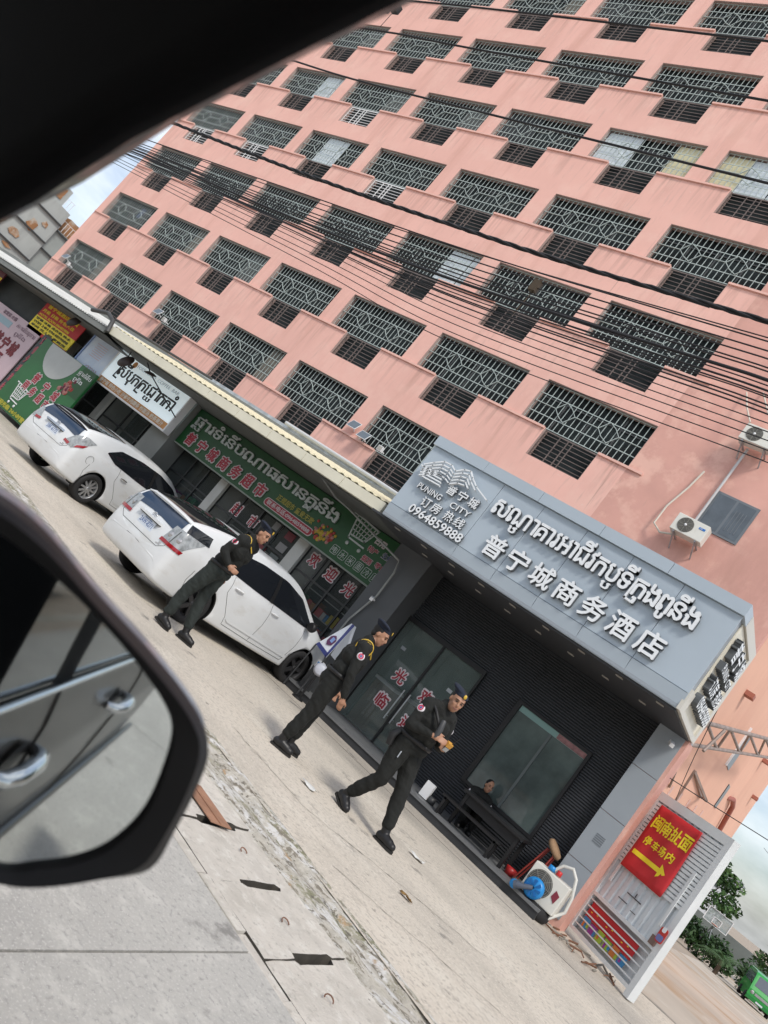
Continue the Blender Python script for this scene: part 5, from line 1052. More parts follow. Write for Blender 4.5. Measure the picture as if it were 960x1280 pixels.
# ------------------------------------------------------------------ people
SKIN = mat('skin', (.36, .19, .12), .55, var=.08, vscale=9); SKIN.node_tree.nodes['Principled BSDF'].inputs['Subsurface Weight'].default_value = .06
UNI = mat('dark_olive_uniform', (.0085, .0095, .0085), .85, var=.08, vscale=14, bump=.3, bscale=120); UNIG = mat('grey_green_trousers', (.020, .026, .024), .85, var=.08, vscale=10, bump=.3, bscale=120)
HAIR = mat('black_hair', (.008, .007, .007), .6); BOOT = mat('black_leather', (.012, .012, .013), .42, var=.2, vscale=20); SOLE = mat('rubber_sole', (.02, .019, .018), .8)
BERET = mat('navy_beret', (.012, .017, .032), .9, var=.1, vscale=30); GOLD = mat('gold_braid', (.55, .36, .04), .4); PATCHR = mat('patch_crimson', (.45, .03, .08), .6); PATCHW = mat('patch_white', (.65, .63, .66), .6)
def capsule(mb, a, b, ra, rb, m, n=14):
    a, b = Vector(a), Vector(b); t = (b-a); L = t.length; t = t/L if L > 1e-6 else Vector((0, 0, 1))
    pts = []; rs = []
    for k in range(5): q = math.pi/2*(1-k/5); pts.append(a - t*ra*math.sin(q)); rs.append(max(ra*math.cos(q), .0008))
    pts.append(a); rs.append(ra); pts.append(b); rs.append(rb)
    for k in range(1, 6): q = math.pi/2*k/5; pts.append(b + t*rb*math.sin(q)); rs.append(max(rb*math.cos(q), .0008))
    mb.tube(pts, rs, n, m)
def ellip(mb, c, r, m, rot=None, n=16):
    M = Matrix.Translation(c) @ (rot or Matrix()) @ Matrix.Diagonal((r[0], r[1], r[2], 1))
    mb.lathe([(max(math.cos(q), .001), math.sin(q)) for q in [-math.pi/2 + math.pi*k/10 for k in range(11)]], M, n, m)
def blend(prims, vox, smooth, mats, name, folds=0., foldmats=()):
    """prims: list of (kind, args..., material); union by voxel remesh into one continuous surface"""
    mb = MB(); probe = []
    for p in prims:
        if p[0] == 'c': capsule(mb, *p[1:6]); probe.append((Vector(p[1]), Vector(p[2]), p[3], p[4], p[5]))
        else: ellip(mb, *p[1:4], *(p[4:5])); r_ = sum(p[2])/3; probe.append((Vector(p[1]), Vector(p[1]) + Vector((0, 0, .0001)), r_, r_, p[3]))
    me = mb.mesh(name, mats[0]); o = link('tmp', me); md = o.modifiers.new('r', 'REMESH'); md.mode = 'VOXEL'; md.voxel_size = vox
    s = o.modifiers.new('s', 'SMOOTH'); s.iterations = smooth; s.factor = .5
    dg = bpy.context.evaluated_depsgraph_get(); out = bpy.data.meshes.new_from_object(o.evaluated_get(dg)); bpy.data.objects.remove(o); out.name = name
    out.materials.clear()
    for m in mats: out.materials.append(m)
    nf = len(out.polygons); ctr = np.empty(nf*3); out.polygons.foreach_get('center', ctr); ctr = ctr.reshape(-1, 3)
    best = np.full(nf, 1e9); mi = np.zeros(nf, int)
    for a, b, ra, rb, m in probe:
        a = np.array(a); b = np.array(b); ab = b-a; t = np.clip(((ctr-a)@ab)/max(ab@ab, 1e-9), 0, 1)
        d = np.linalg.norm(ctr - a - t[:, None]*ab, axis=1) - (ra + (rb-ra)*t); q = d < best; best[q] = d[q]; mi[q] = m
    out.polygons.foreach_set('material_index', mi.astype(np.int32)); out.polygons.foreach_set('use_smooth', np.ones(nf, bool))
    if folds:
        cloth = set(np.nonzero(np.isin(mi, foldmats))[0]); vv = set()
        for f in cloth: vv.update(out.polygons[int(f)].vertices)
        co = [v.co.copy() for v in out.vertices]; no = [v.normal.copy() for v in out.vertices]
        for i in vv:
            p = co[i]; k = noise.noise(Vector((p.x*8 + p.z*3, p.y*8, p.z*13 + p.x*9))) + .45*noise.noise(Vector((p.x*18 + p.z*20, p.y*18, p.z*26))); out.vertices[i].co = p + no[i]*folds*k
    out.update(); return out
def hand(P, wrist, palm, dirf, thumb_side, curl, s=1.):
    """palm plus five separate fingers; dirf: finger direction, thumb_side: where the thumb leaves the palm, curl: direction the fingers bend to"""
    wrist, palm = Vector(wrist), Vector(palm); f = Vector(dirf).normalized(); t = Vector(thumb_side).normalized(); c = Vector(curl).normalized()
    P.append(('c', wrist, palm, .026*s, .032*s, 2)); P.append(('c', palm - t*.018, palm + t*.02, .024*s, .024*s, 2))
    for k, L in enumerate((.072, .080, .074, .058)):
        b = palm + f*.03 + t*(.026 - .0185*k); m1 = b + f*L*.45 + c*.010; m2 = m1 + f*L*.28 + c*.030
        P.append(('c', b, m1, .0100*s, .0092*s, 2)); P.append(('c', m1, m2, .0092*s, .0080*s, 2))
    b = palm + t*.026 - f*.02; m1 = b + t*.028 + f*.022 + c*.008; P.append(('c', b, m1, .013*s, .0115*s, 2)); P.append(('c', m1, m1 + f*.030 + c*.016, .0115*s, .009*s, 2))
def person(label, loc, ang, J, opts):
    """J: joints in local coordinates (x forward, y left, z up)"""
    t = thing('person', label, 'person', loc, ang)
    V = {k: Vector(v) for k, v in J.items()}; P = []
    sh, hp, neck, head = (V['shR']+V['shL'])/2, (V['hipR']+V['hipL'])/2, V['neck'], V['head']
    fwd = Vector((1, 0, 0)); hd = Matrix.Rotation(opts.get('turn', 0), 4, 'Z') @ Matrix.Rotation(opts.get('nod', 0), 4, 'Y'); hf = (hd @ fwd)
    def HL(x, y, z): return head + (hd @ Vector((x, y, z)))
    P += [('e', HL(-.005, 0, .03), (.094, .074, .098), 2, hd), ('e', HL(.03, 0, -.045), (.066, .058, .070), 2, hd), ('e', HL(.05, 0, -.085), (.036, .036, .028), 2, hd), ('e', HL(.098, 0, -.018), (.018, .013, .020), 2, hd), ('c', HL(.088, 0, .02), HL(.100, 0, -.012), .009, .012, 2),
          ('e', HL(.078, 0, .034), (.018, .055, .012), 2, hd), ('e', HL(.082, 0, -.056), (.014, .026, .011), 2, hd), ('e', HL(.06, .035, -.02), (.028, .024, .024), 2, hd), ('e', HL(.06, -.035, -.02), (.028, .024, .024), 2, hd), ('e', HL(-.008, .076, -.005), (.017, .010, .030), 2, hd), ('e', HL(-.008, -.076, -.005), (.017, .010, .030), 2, hd)]
    P += [('c', HL(-.015, 0, -.06), neck, .052, .058, 2)]
    up = (sh-hp).normalized(); lat = (V['shL']-V['shR']).normalized()
    ch = sh - up*.14; wa = hp + up*.16
    P += [('c', V['shR'].lerp(sh, .35) + up*.0, V['shL'].lerp(sh, .35), .085, .085, 0), ('c', neck - up*.02, sh - up*.02, .066, .10, 0), ('c', neck, neck + up*.025, .064, .060, 0),
          ('c', ch - lat*.085, ch + lat*.085, .125, .125, 0), ('c', wa - lat*.07, wa + lat*.07, .112, .112, 0), ('c', ch, wa, .135, .12, 0), ('e', ch + fwd*.03, (.12, .155, .13), 0), ('c', hp - lat*.075 + up*.04, hp + lat*.075 + up*.04, .115, .115, 1), ('e', hp + Vector((-.045, 0, -.01)), (.115, .15, .11), 1)]
    for s in 'RL':
        S, E, Wr = V['sh'+s], V['el'+s], V['wr'+s]
        P += [('c', S, S.lerp(E, .5), .066, .056, 0), ('c', S.lerp(E, .5), E, .056, .047, 0), ('c', E, E.lerp(Wr, .45), .048, .043, 0), ('c', E.lerp(Wr, .45), E.lerp(Wr, .96), .043, .034, 0)]
        hand(P, Wr, V['ha'+s], V['fd'+s], V['th'+s], V['cu'+s])
        H_, K, A = V['hip'+s], V['kn'+s], V['an'+s]
        P += [('c', H_, H_.lerp(K, .5), .098, .085, 1), ('c', H_.lerp(K, .5), K, .085, .066, 1), ('c', K, K.lerp(A, .4), .066, .064, 1), ('c', K.lerp(A, .4), K.lerp(A, .78), .064, .056, 1)]
    P = [(p[0], p[1], p[2], p[3]*opts.get('bulk', 1.12), p[4]*opts.get('bulk', 1.12), p[5]) if (p[0] == 'c' and p[5] < 2) else p for p in P]
    me = blend(P, .0085, 3, [opts.get('shirt', UNI), opts.get('trousers', UNI), SKIN], 'body', .010, (0, 1)); link('body', me, t)
    R = lambda nm, mb, m: part(nm, mb, m, t, True)
    for s in 'RL':
        A = V['an'+s]; fd = Vector(J.get('ft'+s, (1, 0, 0))).normalized(); K = V['kn'+s]; sd_ = fd.cross(Vector((0, 0, 1))).normalized(); dn = sd_.cross(fd).normalized()
        if dn.z > 0: dn = -dn
        B = [('c', K.lerp(A, .72), A, .053, .048, 0), ('c', A + dn*.045, A + dn*.045 - fd*.03, .052, .048, 0), ('c', A + dn*.035 + fd*.03, A + dn*.045 + fd*.10, .054, .050, 0), ('c', A + dn*.05 + fd*.09, A + dn*.055 + fd*.145, .050, .044, 0)]
        link('boot', blend(B, .009, 2, [BOOT], 'boot'), t)
        so_ = MB(); P_ = [(.192, 0), (.182, .026), (.14, .044), (.07, .044), (0, .040), (-.06, .040), (-.08, .022), (-.08, -.022), (-.06, -.040), (0, -.040), (.07, -.044), (.14, -.044), (.182, -.026)]
        M = Matrix((fd, sd_, dn)).transposed().to_4x4(); M.translation = A + dn*.082; so_.prism(P_, .026, M); R('boot_sole', so_, SOLE)
    bl_ = MB(); M = Matrix.Translation(hp + up*.10) @ up.to_track_quat('Z', 'Y').to_matrix().to_4x4()
    ra, rb = .162, .222; yaw_ = Matrix.Identity(4)
    ring = lambda k, z: (hp + up*(.10+z)) + fwd*ra*math.cos(k) + lat*rb*math.sin(k)
    ks = [i*2*math.pi/28 for i in range(29)]
    bl_.grid([[ring(k, -.02) for k in ks], [ring(k, .02) for k in ks]]); bo = R('belt', bl_, BLACK); bo.modifiers.new('t', 'SOLIDIFY').thickness = .006
    # hair, beret, eyes, mouth
    hb = [('e', HL(-.022, 0, .045), (.092, .080, .092), 0, hd), ('e', HL(-.055, 0, -.02), (.05, .064, .05), 0, hd)]
    link('hair', blend(hb, .008, 1, [HAIR], 'hair'), t)
    be = [('e', HL(-.022, 0, .082), (.106, .088, .038), 0, hd @ Matrix.Rotation(.10, 4, 'Y')), ('e', HL(-.035, -.028, .108), (.102, .104, .032), 0, hd @ Matrix.Rotation(-.20, 4, 'X') @ Matrix.Rotation(.06, 4, 'Y'))]
    if opts.get('beret', True):
        bt = link('beret', blend(be, .008, 2, [BERET], 'beret'), t)
        bd_ = MB(); c0 = HL(.092, .012, .098); bd_.lathe([(0, .006), (.014, .005), (.018, 0)], Matrix.Translation(c0) @ (hd @ Vector((1, .1, .25))).to_track_quat('Z', 'Y').to_matrix().to_4x4() @ Matrix.Diagonal((1, 1.3, 1, 1)), 14); R('cap_badge', bd_, GOLD)
    for y in (.031, -.031):
        e = MB(); ellip(e, HL(.083, y, .012), (.007, .014, .006), 0, hd, 10); R('eye', e, mat('eye_dark', (.012, .008, .006), .3))
        e = MB(); e.tube([HL(.092, y*.45, .032), HL(.093, y, .036), HL(.083, y*1.75, .030)], .0045, 5); R('eyebrow', e, HAIR)
    e = MB(); e.tube([HL(.088, .026, -.052), HL(.097, .010, -.058), HL(.097, -.010, -.058), HL(.088, -.026, -.052)], .005, 6); R('mouth', e, mat('lips', (.22, .09, .08), .5))
    # shoulder patch on the right sleeve, epaulettes
    for s, sg in (('R', -1), ('L', 1)):
        q = V['sh'+s].lerp(V['el'+s], .36); ax = (V['el'+s]-V['sh'+s]).normalized(); n = (lat*sg - ax*(lat*sg).dot(ax)).normalized(); n = (n + fwd*opts.get('patchf', -.05)).normalized()
        M = Matrix.Translation(q + n*.066) @ n.to_track_quat('Z', 'Y').to_matrix().to_4x4()
        pm = MB(); pm.lathe([(0, .004), (.042, .003), (.044, -.02)], M, 20, 0); pm.lathe([(.016, .0055), (.031, .0055)], M, 20, 1); pm.lathe([(0, .006), (.013, .006)], M, 14, 2); R('shoulder_patch', pm, [PATCHW, PATCHR, mat('patch_blue', (.08, .08, .25), .6)])
        ep = MB(); a = V['sh'+s].lerp(sh, .0) + up*.072; b = V['sh'+s].lerp(sh, .55) + up*.088; ep.bar(a, b, .045, .010, up=up); R('epaulette', ep, opts.get('epaulette', UNI))
    if opts.get('cord'):
        cd = MB(); S = V['shR']; c0 = S + up*.0; rr = .092
        loop = [c0 + lat*.045 + fwd*rr*math.cos(k) + up*(rr*1.05*math.sin(k)) for k in [i*2*math.pi/20 for i in range(21)]]
        cd.tube(loop, .009, 6); cd.tube([c0 + lat*.05 + up*.09, c0 + lat*.10 + fwd*.10 + up*.0, c0 + lat*.15 + fwd*.145 - up*.06], .008, 6); R('shoulder_cord', cd, GOLD)
    return t
# arms hanging default; officer seen from behind beside the car nose
person('officer in black uniform and beret standing with his back turned near the car nose', (-4.55, 7.52, 0), R_(38),
    dict(head=(.055, 0, 1.60), neck=(0, 0, 1.46), shR=(-.01, -.185, 1.385), shL=(-.01, .185, 1.385), elR=(.03, -.265, 1.10), wrR=(.12, -.265, .86), haR=(.14, -.262, .80), fdR=(.18, 0, -1), thR=(1, .25, 0), cuR=(.1, 1, 0), elL=(.0, .26, 1.10), wrL=(.08, .26, .86), haL=(.1, .26, .80), fdL=(.15, 0, -1), thL=(1, -.2, 0), cuL=(.1, -1, 0),
         hipR=(-.04, -.095, .90), hipL=(-.04, .095, .90), knR=(-.045, -.10, .50), knL=(.01, .105, .50), anR=(-.10, -.10, .105), anL=(-.0, .10, .105), ftR=(1, -.15, 0), ftL=(1, .2, 0)),
    dict(turn=-.35, nod=.1, epaulette=GOLD, cord=True, bulk=1.16))
person('smiling officer in black uniform and beret striding past the hotel door holding a radio', (-3.46, 7.68, 0), R_(-12),
    dict(head=(.10, -.01, 1.56), neck=(.02, 0, 1.435), shR=(-.02, -.185, 1.365), shL=(.03, .18, 1.365), elR=(.0, -.27, 1.10), wrR=(.20, -.17, 1.145), haR=(.255, -.13, 1.165), fdR=(.8, .55, .1), thR=(-.3, .5, .9), cuR=(.2, .9, -.1), elL=(.08, .25, 1.09), wrL=(.25, .08, 1.10), haL=(.285, .02, 1.12), fdL=(.5, -.8, .1), thL=(.1, -.2, 1), cuL=(-.3, -.8, 0),
         hipR=(-.05, -.09, .89), hipL=(-.03, .09, .89), knR=(-.0, -.11, .49), knL=(.15, .10, .50), anR=(-.22, -.12, .135), anL=(.27, .12, .105), ftR=(1, -.1, -.35), ftL=(1, .12, .03)),
    dict(turn=-.62, nod=.14, patchf=.25, bulk=1.2))
rdo = thing('radio', 'small yellow and silver radio in the hands of the striding officer', 'radio', (-2.95, 7.55, 1.12))
mb = MB(); c = Vector((-2.955, 7.595, 1.155)); M = Matrix.Translation(c) @ Matrix.Rotation(R_(-30), 4, 'Z') @ Matrix.Rotation(R_(25), 4, 'Y'); mb.prism([(-.022, -.032), (.022, -.032), (.022, .032), (-.022, .032)], .05, M, 0); part('body', mb, mat('radio_gold', (.55, .28, .05), .4), rdo)
mb = MB(); mb.prism([(-.02, -.028), (.02, -.028), (.02, .028), (-.02, .028)], .045, M @ Matrix.Translation((.008, .0, -.05))); part('battery', mb, STEEL, rdo)
mb = MB(); mb.tube([M @ Vector((0, .02, .05)), M @ Vector((.0, .02, .16))], .006, 6); part('antenna', mb, BLACK, rdo)
# things worn by the striding officer
rig = thing('chest_rig', 'dark chest strap and pouches worn by the striding officer', 'chest rig', (-3.2, 7.62, 1.0))
mb = MB(); mb.tube([(-3.10, 7.50, 1.33), (-3.07, 7.48, 1.24), (-3.07, 7.49, 1.15)], [.025, .032, .028], 8); part('pouch', mb, DKGREY, rig)
mb = MB(); mb.tube([(-3.36, 7.52, 1.42), (-3.22, 7.47, 1.36), (-3.11, 7.50, 1.26), (-3.08, 7.58, 1.10)], .016, 6); part('strap', mb, BLACK, rig)
mb = MB(); mb.tube([(-3.42, 7.50, .98), (-3.44, 7.46, .90), (-3.42, 7.48, .80)], [.035, .045, .035], 10); part('holster', mb, BOOT, rig)
mb = MB(); mb.tube([(-3.27, 7.50, .83), (-3.26, 7.485, .76)], .007, 6); part('key_ring', mb, STEEL, rig)
for o in (rdo, rig): o.location.x -= .18
person('officer with gold shoulder braid and grey trousers hurrying past the nearer white car', (-6.95, 7.60, 0), R_(18),
    dict(head=(.12, 0, 1.67), neck=(.055, 0, 1.53), shR=(.03, -.185, 1.455), shL=(.05, .185, 1.455), elR=(-.04, -.26, 1.22), wrR=(.13, -.27, 1.12), haR=(.185, -.26, 1.10), fdR=(1, .2, 0), thR=(0, .3, 1), cuR=(.1, 1, -.2), elL=(-.1, .25, 1.17), wrL=(-.05, .27, .95), haL=(-.04, .27, .89), fdL=(.1, 0, -1), thL=(1, -.2, 0), cuL=(.1, -1, 0),
         hipR=(-.05, -.095, .94), hipL=(-.05, .095, .94), knR=(-.16, -.11, .53), knL=(-.02, .10, .54), anR=(-.16, -.12, .125), anL=(.10, .10, .105), ftR=(1, -.1, -.15), ftL=(1, .1, 0)),
    dict(turn=-.15, nod=.08, trousers=UNIG, epaulette=GOLD, bulk=1.22, cord=True))
seated = person('person in a black shirt sitting at the low table below the hotel window', (-4.05, 11.98, 0), R_(-60),
    dict(head=(.06, 0, 1.06), neck=(.02, 0, .92), shR=(0, -.17, .845), shL=(0, .17, .845), elR=(.08, -.23, .62), wrR=(.26, -.14, .70), haR=(.31, -.11, .71), fdR=(1, .3, 0), thR=(0, 1, .3), cuR=(0, .2, -1), elL=(.08, .23, .62), wrL=(.26, .14, .70), haL=(.31, .11, .71), fdL=(1, -.3, 0), thL=(0, -1, .3), cuL=(0, -.2, -1),
         hipR=(-.02, -.09, .45), hipL=(-.02, .09, .45), knR=(.36, -.12, .52), knL=(.36, .12, .52), anR=(.34, -.12, .255), anL=(.34, .12, .255)),
    dict(turn=.3, beret=False)); seated.scale = (.8, .8, .8); seated.location.z = .02
mb = MB(); mb.lathe([(0, .26), (.15, .26), (.16, .24), (.14, 0), (0, 0)], Matrix.Translation((-4.06, 11.99, .152)) @ Matrix.Scale(.6, 4), 18); solo('round_stool', mb, BLACK, 'black round stool under the person sitting by the window', 'stool', origin=(-3.93, 12, .15))
# ------------------------------------------------------------------ overhead cables
def cable(name, pts, r, label, group, twist=False):
    r *= .78; P = [Vector(p) for p in pts]; out = []
    a, b = P[0], P[-1]; da = (P[0]-P[1]).normalized(); db = (P[-1]-P[-2]).normalized()
    da.z *= .3; db.z *= .3
    for i in range(len(P)-1):
        for k in range(14): out.append(tuple(crom([tuple(p) for p in P], i + k/14)))
    out = [tuple(a + da*45)] + out + [tuple(P[-1]), tuple(b + db*40)]; mb = MB()
    if twist:
        for ph in (0, 2.1, 4.2):
            q = []
            for i in range(len(out)-1):
                A, B = Vector(out[i]), Vector(out[i+1]); st = max(1, int((B-A).length/.12)) if -16 < A.x < 6 else 1
                for k in range(st):
                    p = A.lerp(B, k/st); q.append(p + Vector((0, math.cos(p.x*7+ph), math.sin(p.x*7+ph)))*r*.7)
            mb.tube(q, r*.62, 5)
    else: mb.tube(out, r, 5)
    return solo(name, mb, WIRE, label, 'cable', group)
CY = 7.5
G1_ = 'upper single cables'; G2_ = 'cables of the black bundle'
cable('power_cable', [(-12.4, CY, 10.79), (-10.5, CY, 10.8), (-5.37, CY, 10.72)], .022, 'topmost black cable crossing the highest window rows', G1_)
cable('power_cable', [(-11.71, CY, 10.0), (-9.73, CY, 9.9), (-4.8, CY, 9.74)], .022, 'second black cable from the top crossing the pink wall', G1_)
cable('power_cable', [(-13.66, CY, 9.0), (-10.99, CY, 8.8), (-4.1, CY, 8.52)], .022, 'third black cable from the top crossing the pink wall', G1_)
cable('twisted_cable', [(-15.25, CY, 6.94), (-10.64, CY, 6.74), (-7.15, CY, 6.69), (-5.64, CY, 6.69), (-3.09, CY, 6.76)], .034, 'thick twisted black cable sagging across the middle windows', G1_, True)
rc = random.Random(5)
heights = [6.46, 6.40, 6.30, 6.22, 6.10, 6.05, 6.00, 5.96, 5.92, 5.86, 5.82, 5.78, 5.72, 5.66, 5.60]
ORD = ['first', 'second', 'third', 'fourth', 'fifth', 'sixth', 'seventh', 'eighth', 'ninth', 'tenth', 'eleventh', 'twelfth', 'thirteenth', 'fourteenth', 'fifteenth']
for i, z in enumerate(heights):
    zl = 6.40 - (6.46-z)*.55 + rc.uniform(-.05, .05); zr_ = z + .12 + rc.uniform(-.015, .015); y = CY + rc.uniform(-.02, .02); sag = rc.uniform(0, .10)
    cable('overhead_cable', [(-15.5, y, zl), (-11, y, (zl+z)/2 - sag), (-6.9, y, z - sag*.6), (-2.9, y, zr_)], rc.choice((.010, .012, .016, .026 if 3 < i < 11 else .012)), '%s black cable from the top of the dense bundle, counted at the right edge' % ORD[i], G2_)
for i, (zl, zm, zr_) in enumerate(((5.74, 5.20, 5.38), (5.80, 5.32, 5.48), (5.67, 5.07, 5.26), (5.95, 5.52, 5.66), (5.9, 5.42, 5.57))):
    cable('overhead_cable', [(-16.2, CY, zl), (-9.5, CY, (zl+zm)/2-.08), (-6.4, CY, zm), (-2.3, CY, zr_)], .008, '%s of the very thin loose cables below the dense bundle' % ['second lowest', 'third lowest', 'lowest', 'highest', 'second highest'][i], 'loose thin cables below the bundle')
mb = MB(); mb.tube([(-5.81, CY, 6.16), (-5.80, CY-.02, 6.0), (-5.83, CY, 5.75)], .008, 6); mb.box(-5.87, -5.77, CY-.05, CY+.03, 6.14, 6.30); solo('cable_joint_box', mb, mat('joint_brown', (.06, .04, .02), .6), 'small brown joint box hanging from the cable bundle', 'joint box', origin=(-5.81, CY, 6.2))
mb = MB(); mb.tube([(-12.3, CY, 10.79), (-12.3, CY, 10.62)], .008, 5); mb.box(-12.38, -12.22, CY-.06, CY+.06, 10.5, 10.64); mb.tube([(-12.3, CY, 10.5), (-12.3, CY, 10.1)], .006, 5); solo('cable_hanger', mb, BLACK, 'little black lantern shaped fitting on the topmost cable', 'cable fitting', origin=(-12.3, CY, 10.5))
for i, (a, b) in enumerate((((-2.4, 12.1, 2.55), (6, 20, 4.6)), ((-2.2, 12.2, 4.3), (-2.9, 19, 2.6)), ((-1.8, 30, 4.0), (8, 36, 1.9)))):
    mb = MB(); A, B = Vector(a), Vector(b); mb.tube([A.lerp(B, k/10) - Vector((0, 0, .25*math.sin(math.pi*k/10))) for k in range(11)], .007, 5)
    solo('service_wire', mb, WIRE, ['thin wire running right from the top of the gate into the sky', 'thin wire dropping from the canopy end along the sunlit side wall', 'thin wire in the sky right of the sunlit side wall'][i], 'wire')
# ------------------------------------------------------------------ far left building
fb = thing('grey_building', 'distant grey concrete building with rusty stained patches at the far left', 'building', (-70, 30, 0))
GB = mat('grey_far_wall', (.40, .43, .42), .85, var=.1, vscale=.2, stains=[((.24, .25, .25), .35, .5, .7, (1, 1, .3))]); RSP = mat('rust_stain_panel', (.33, .17, .08), .85, var=.3, vscale=1.2, stains=[((.46, .40, .33), .9, .5, .6)])
mb = MB(); mb.box(-80, -62, 20, 29.0, 0, 12.0); part('tower', mb, GB, fb)
mb = MB(); mb.box(-80, -62.4, 29.0, 46, 0, 10.6); part('wing', mb, mat('grey_far_wall_dark', (.30, .33, .32), .85, var=.12, vscale=.3), fb)
for z in (3.6, 5.4, 7.2, 9.0, 10.8):
    mb = MB(); mb.box(-62.02, -61.85, 20, 29.0, z, z+.12); part('floor_band', mb, DKGREY, fb); mb = MB(); mb.box(-62.42, -62.25, 29.05, 46, z-.4, z-.28); part('floor_band', mb, DKGREY, fb)
for k, (y, z, w, h) in enumerate(((26.8, 8.1, .9, .7), (27.4, 9.4, .9, 1.0), (27.0, 7.0, .8, .3), (28.1, 10.1, .5, .5))):
    mb = MB(); rr = random.Random(k); P = [(y + w*(.55+.45*rr.random())*math.cos(q*.7)*.6, z + h*(.55+.45*rr.random())*math.sin(q*.7)*.6) for q in range(9)]
    mb.prism(P, .05, Matrix(((0,0,1,-61.99),(1,0,0,0),(0,1,0,0),(0,0,0,1)))); part('stain_patch', mb, RSP, fb)
mb = MB(); mb.box(-70, -62.3, 26.2, 28.2, 12.0, 13.4); part('roof_hut', mb, GB, fb); mb = MB(); mb.box(-66, -62.6, 29.6, 30.8, 10.6, 11.9); part('roof_hut', mb, RSP, fb); mb = MB(); mb.box(-62.29, -62.24, 26.6, 27.8, 12.3, 13.2); part('hut_panel', mb, RSP, fb)
mb = MB()
for k in range(10): mb.bar((-62.2, 28.2+.3*k, 12.0 if k < 3 else 10.6), (-62.2, 28.2+.3*k, 12.8 if k < 3 else 11.4), .03, .03)
mb.bar((-62.2, 28.2, 12.8), (-62.2, 28.9, 12.8), .03, .03); mb.bar((-62.2, 29.1, 11.4), (-62.2, 31.0, 11.4), .03, .03); part('railing', mb, WHITE, fb)
# ------------------------------------------------------------------ trees, hoop and minibus across the lot
LEAF = [mat('leaf_%d' % i, c, .6) for i, c in enumerate([(.035, .085, .02), (.05, .12, .028), (.02, .055, .014), (.07, .14, .03)])]
BARK = mat('bark', (.09, .065, .045), .9, var=.3, vscale=4)
def leaf_cloud(mb, c, rad, n, size, rg, flat=.8):
    for _ in range(n):
        while True:
            p = Vector((rg.uniform(-1, 1), rg.uniform(-1, 1), rg.uniform(-1, 1)))
            if .25 < p.length < 1: break
        p = Vector(c) + Vector((p.x*rad, p.y*rad, p.z*rad*flat)); a = Vector((rg.gauss(0, 1), rg.gauss(0, 1), rg.gauss(0, .6))).normalized(); b = a.cross(Vector((rg.gauss(0, 1), rg.gauss(0, 1), rg.gauss(0, 1)))).normalized(); s = size*rg.uniform(.6, 1.4)
        mb.add([p - a*s, p + b*s*.45, p + a*s, p - b*s*.45], [(0, 1, 2, 3)], rg.randrange(4))
def tree(label, x, y, h, cr, seed, group='trees at the back of the lot'):
    rg = random.Random(seed); z0 = lotz(y); t = thing('broadleaf_tree', label, 'tree', (x, y, z0), 0, group)
    tr = MB(); top = Vector((x + rg.uniform(-.4, .4), y, z0 + h*.62)); tr.tube([(x, y, z0-.1), (x+.05, y, z0+h*.3), top], [.20, .15, .08], 8)
    cr_ = MB()
    for k in range(9):
        a = k*2.4; e = top + Vector((math.cos(a)*cr*.75*rg.uniform(.5, 1), math.sin(a)*cr*.75*rg.uniform(.5, 1), rg.uniform(-.1, .38)*h)); b = Vector((x, y, z0 + h*rg.uniform(.3, .55)))
        tr.tube([b, b.lerp(e, .5) + Vector((0, 0, .2)), e], [.07, .05, .02], 6); leaf_cloud(cr_, e, cr*rg.uniform(.34, .52), 330, .20, rg, .62)
    part('trunk', tr, BARK, t); part('crown', cr_, LEAF, t); return t
tree('light green feathery tree rising behind the basketball hoop', -6.6, 78, 7.2, 3.2, 1); tree('dark tree half hidden behind the sheet metal gate', -10.2, 82, 6.0, 3.0, 2); tree('dark low tree to the right behind the minibus', 1.6, 84, 4.6, 2.6, 3)
def shrub(label, x, y, h, r, seed):
    rg = random.Random(seed); z0 = lotz(y); t = thing('shrub', label, 'shrub', (x, y, z0), 0, 'dark shrubs along the back of the lot'); cr_ = MB()
    for k in range(4): leaf_cloud(cr_, (x + rg.uniform(-.4, .4)*r, y + rg.uniform(-.3, .3), z0 + h*(.3+.12*k)), r*.7, 260, .17, rg, .75)
    part('foliage', cr_, LEAF[2:3]*2 + LEAF[0:1]*2, t); st_ = MB()
    for k in range(4): st_.tube([(x, y, z0-.05), (x + rg.uniform(-.5, .5)*r, y, z0+h*.6)], .03, 5)
    part('stem', st_, BARK, t)
for i, (x, y, h, r, lb) in enumerate(((-7.6, 68, 2.6, 1.5, 'dark shrub next to the gate post across the lot'), (-6.0, 70, 2.5, 1.6, 'dark shrub left of the basketball hoop'), (-4.6, 71, 2.4, 1.5, 'dark shrub under the basketball backboard'), (-3.0, 72, 2.4, 1.5, 'dark shrub behind the palm'), (-.6, 73, 2.6, 1.6, 'dark shrub above the minibus roof'), (1.4, 73, 2.6, 1.6, 'dark shrub at the right edge behind the minibus'))): shrub(lb, x, y, h, r, 20+i)
pl = thing('palm', 'spiky palm between the basketball hoop and green minibus', 'palm', (-2.3, 66, lotz(66)))
tr = MB(); z0 = lotz(66); tr.tube([(-2.3, 66, z0-.1), (-2.28, 66, z0+.5), (-2.3, 66, z0+1.0)], [.16, .14, .12], 8); part('trunk', tr, BARK, pl)
rg = random.Random(4); PALML = mat('palm_leaf', (.06, .12, .04), .55, var=.2, vscale=3)
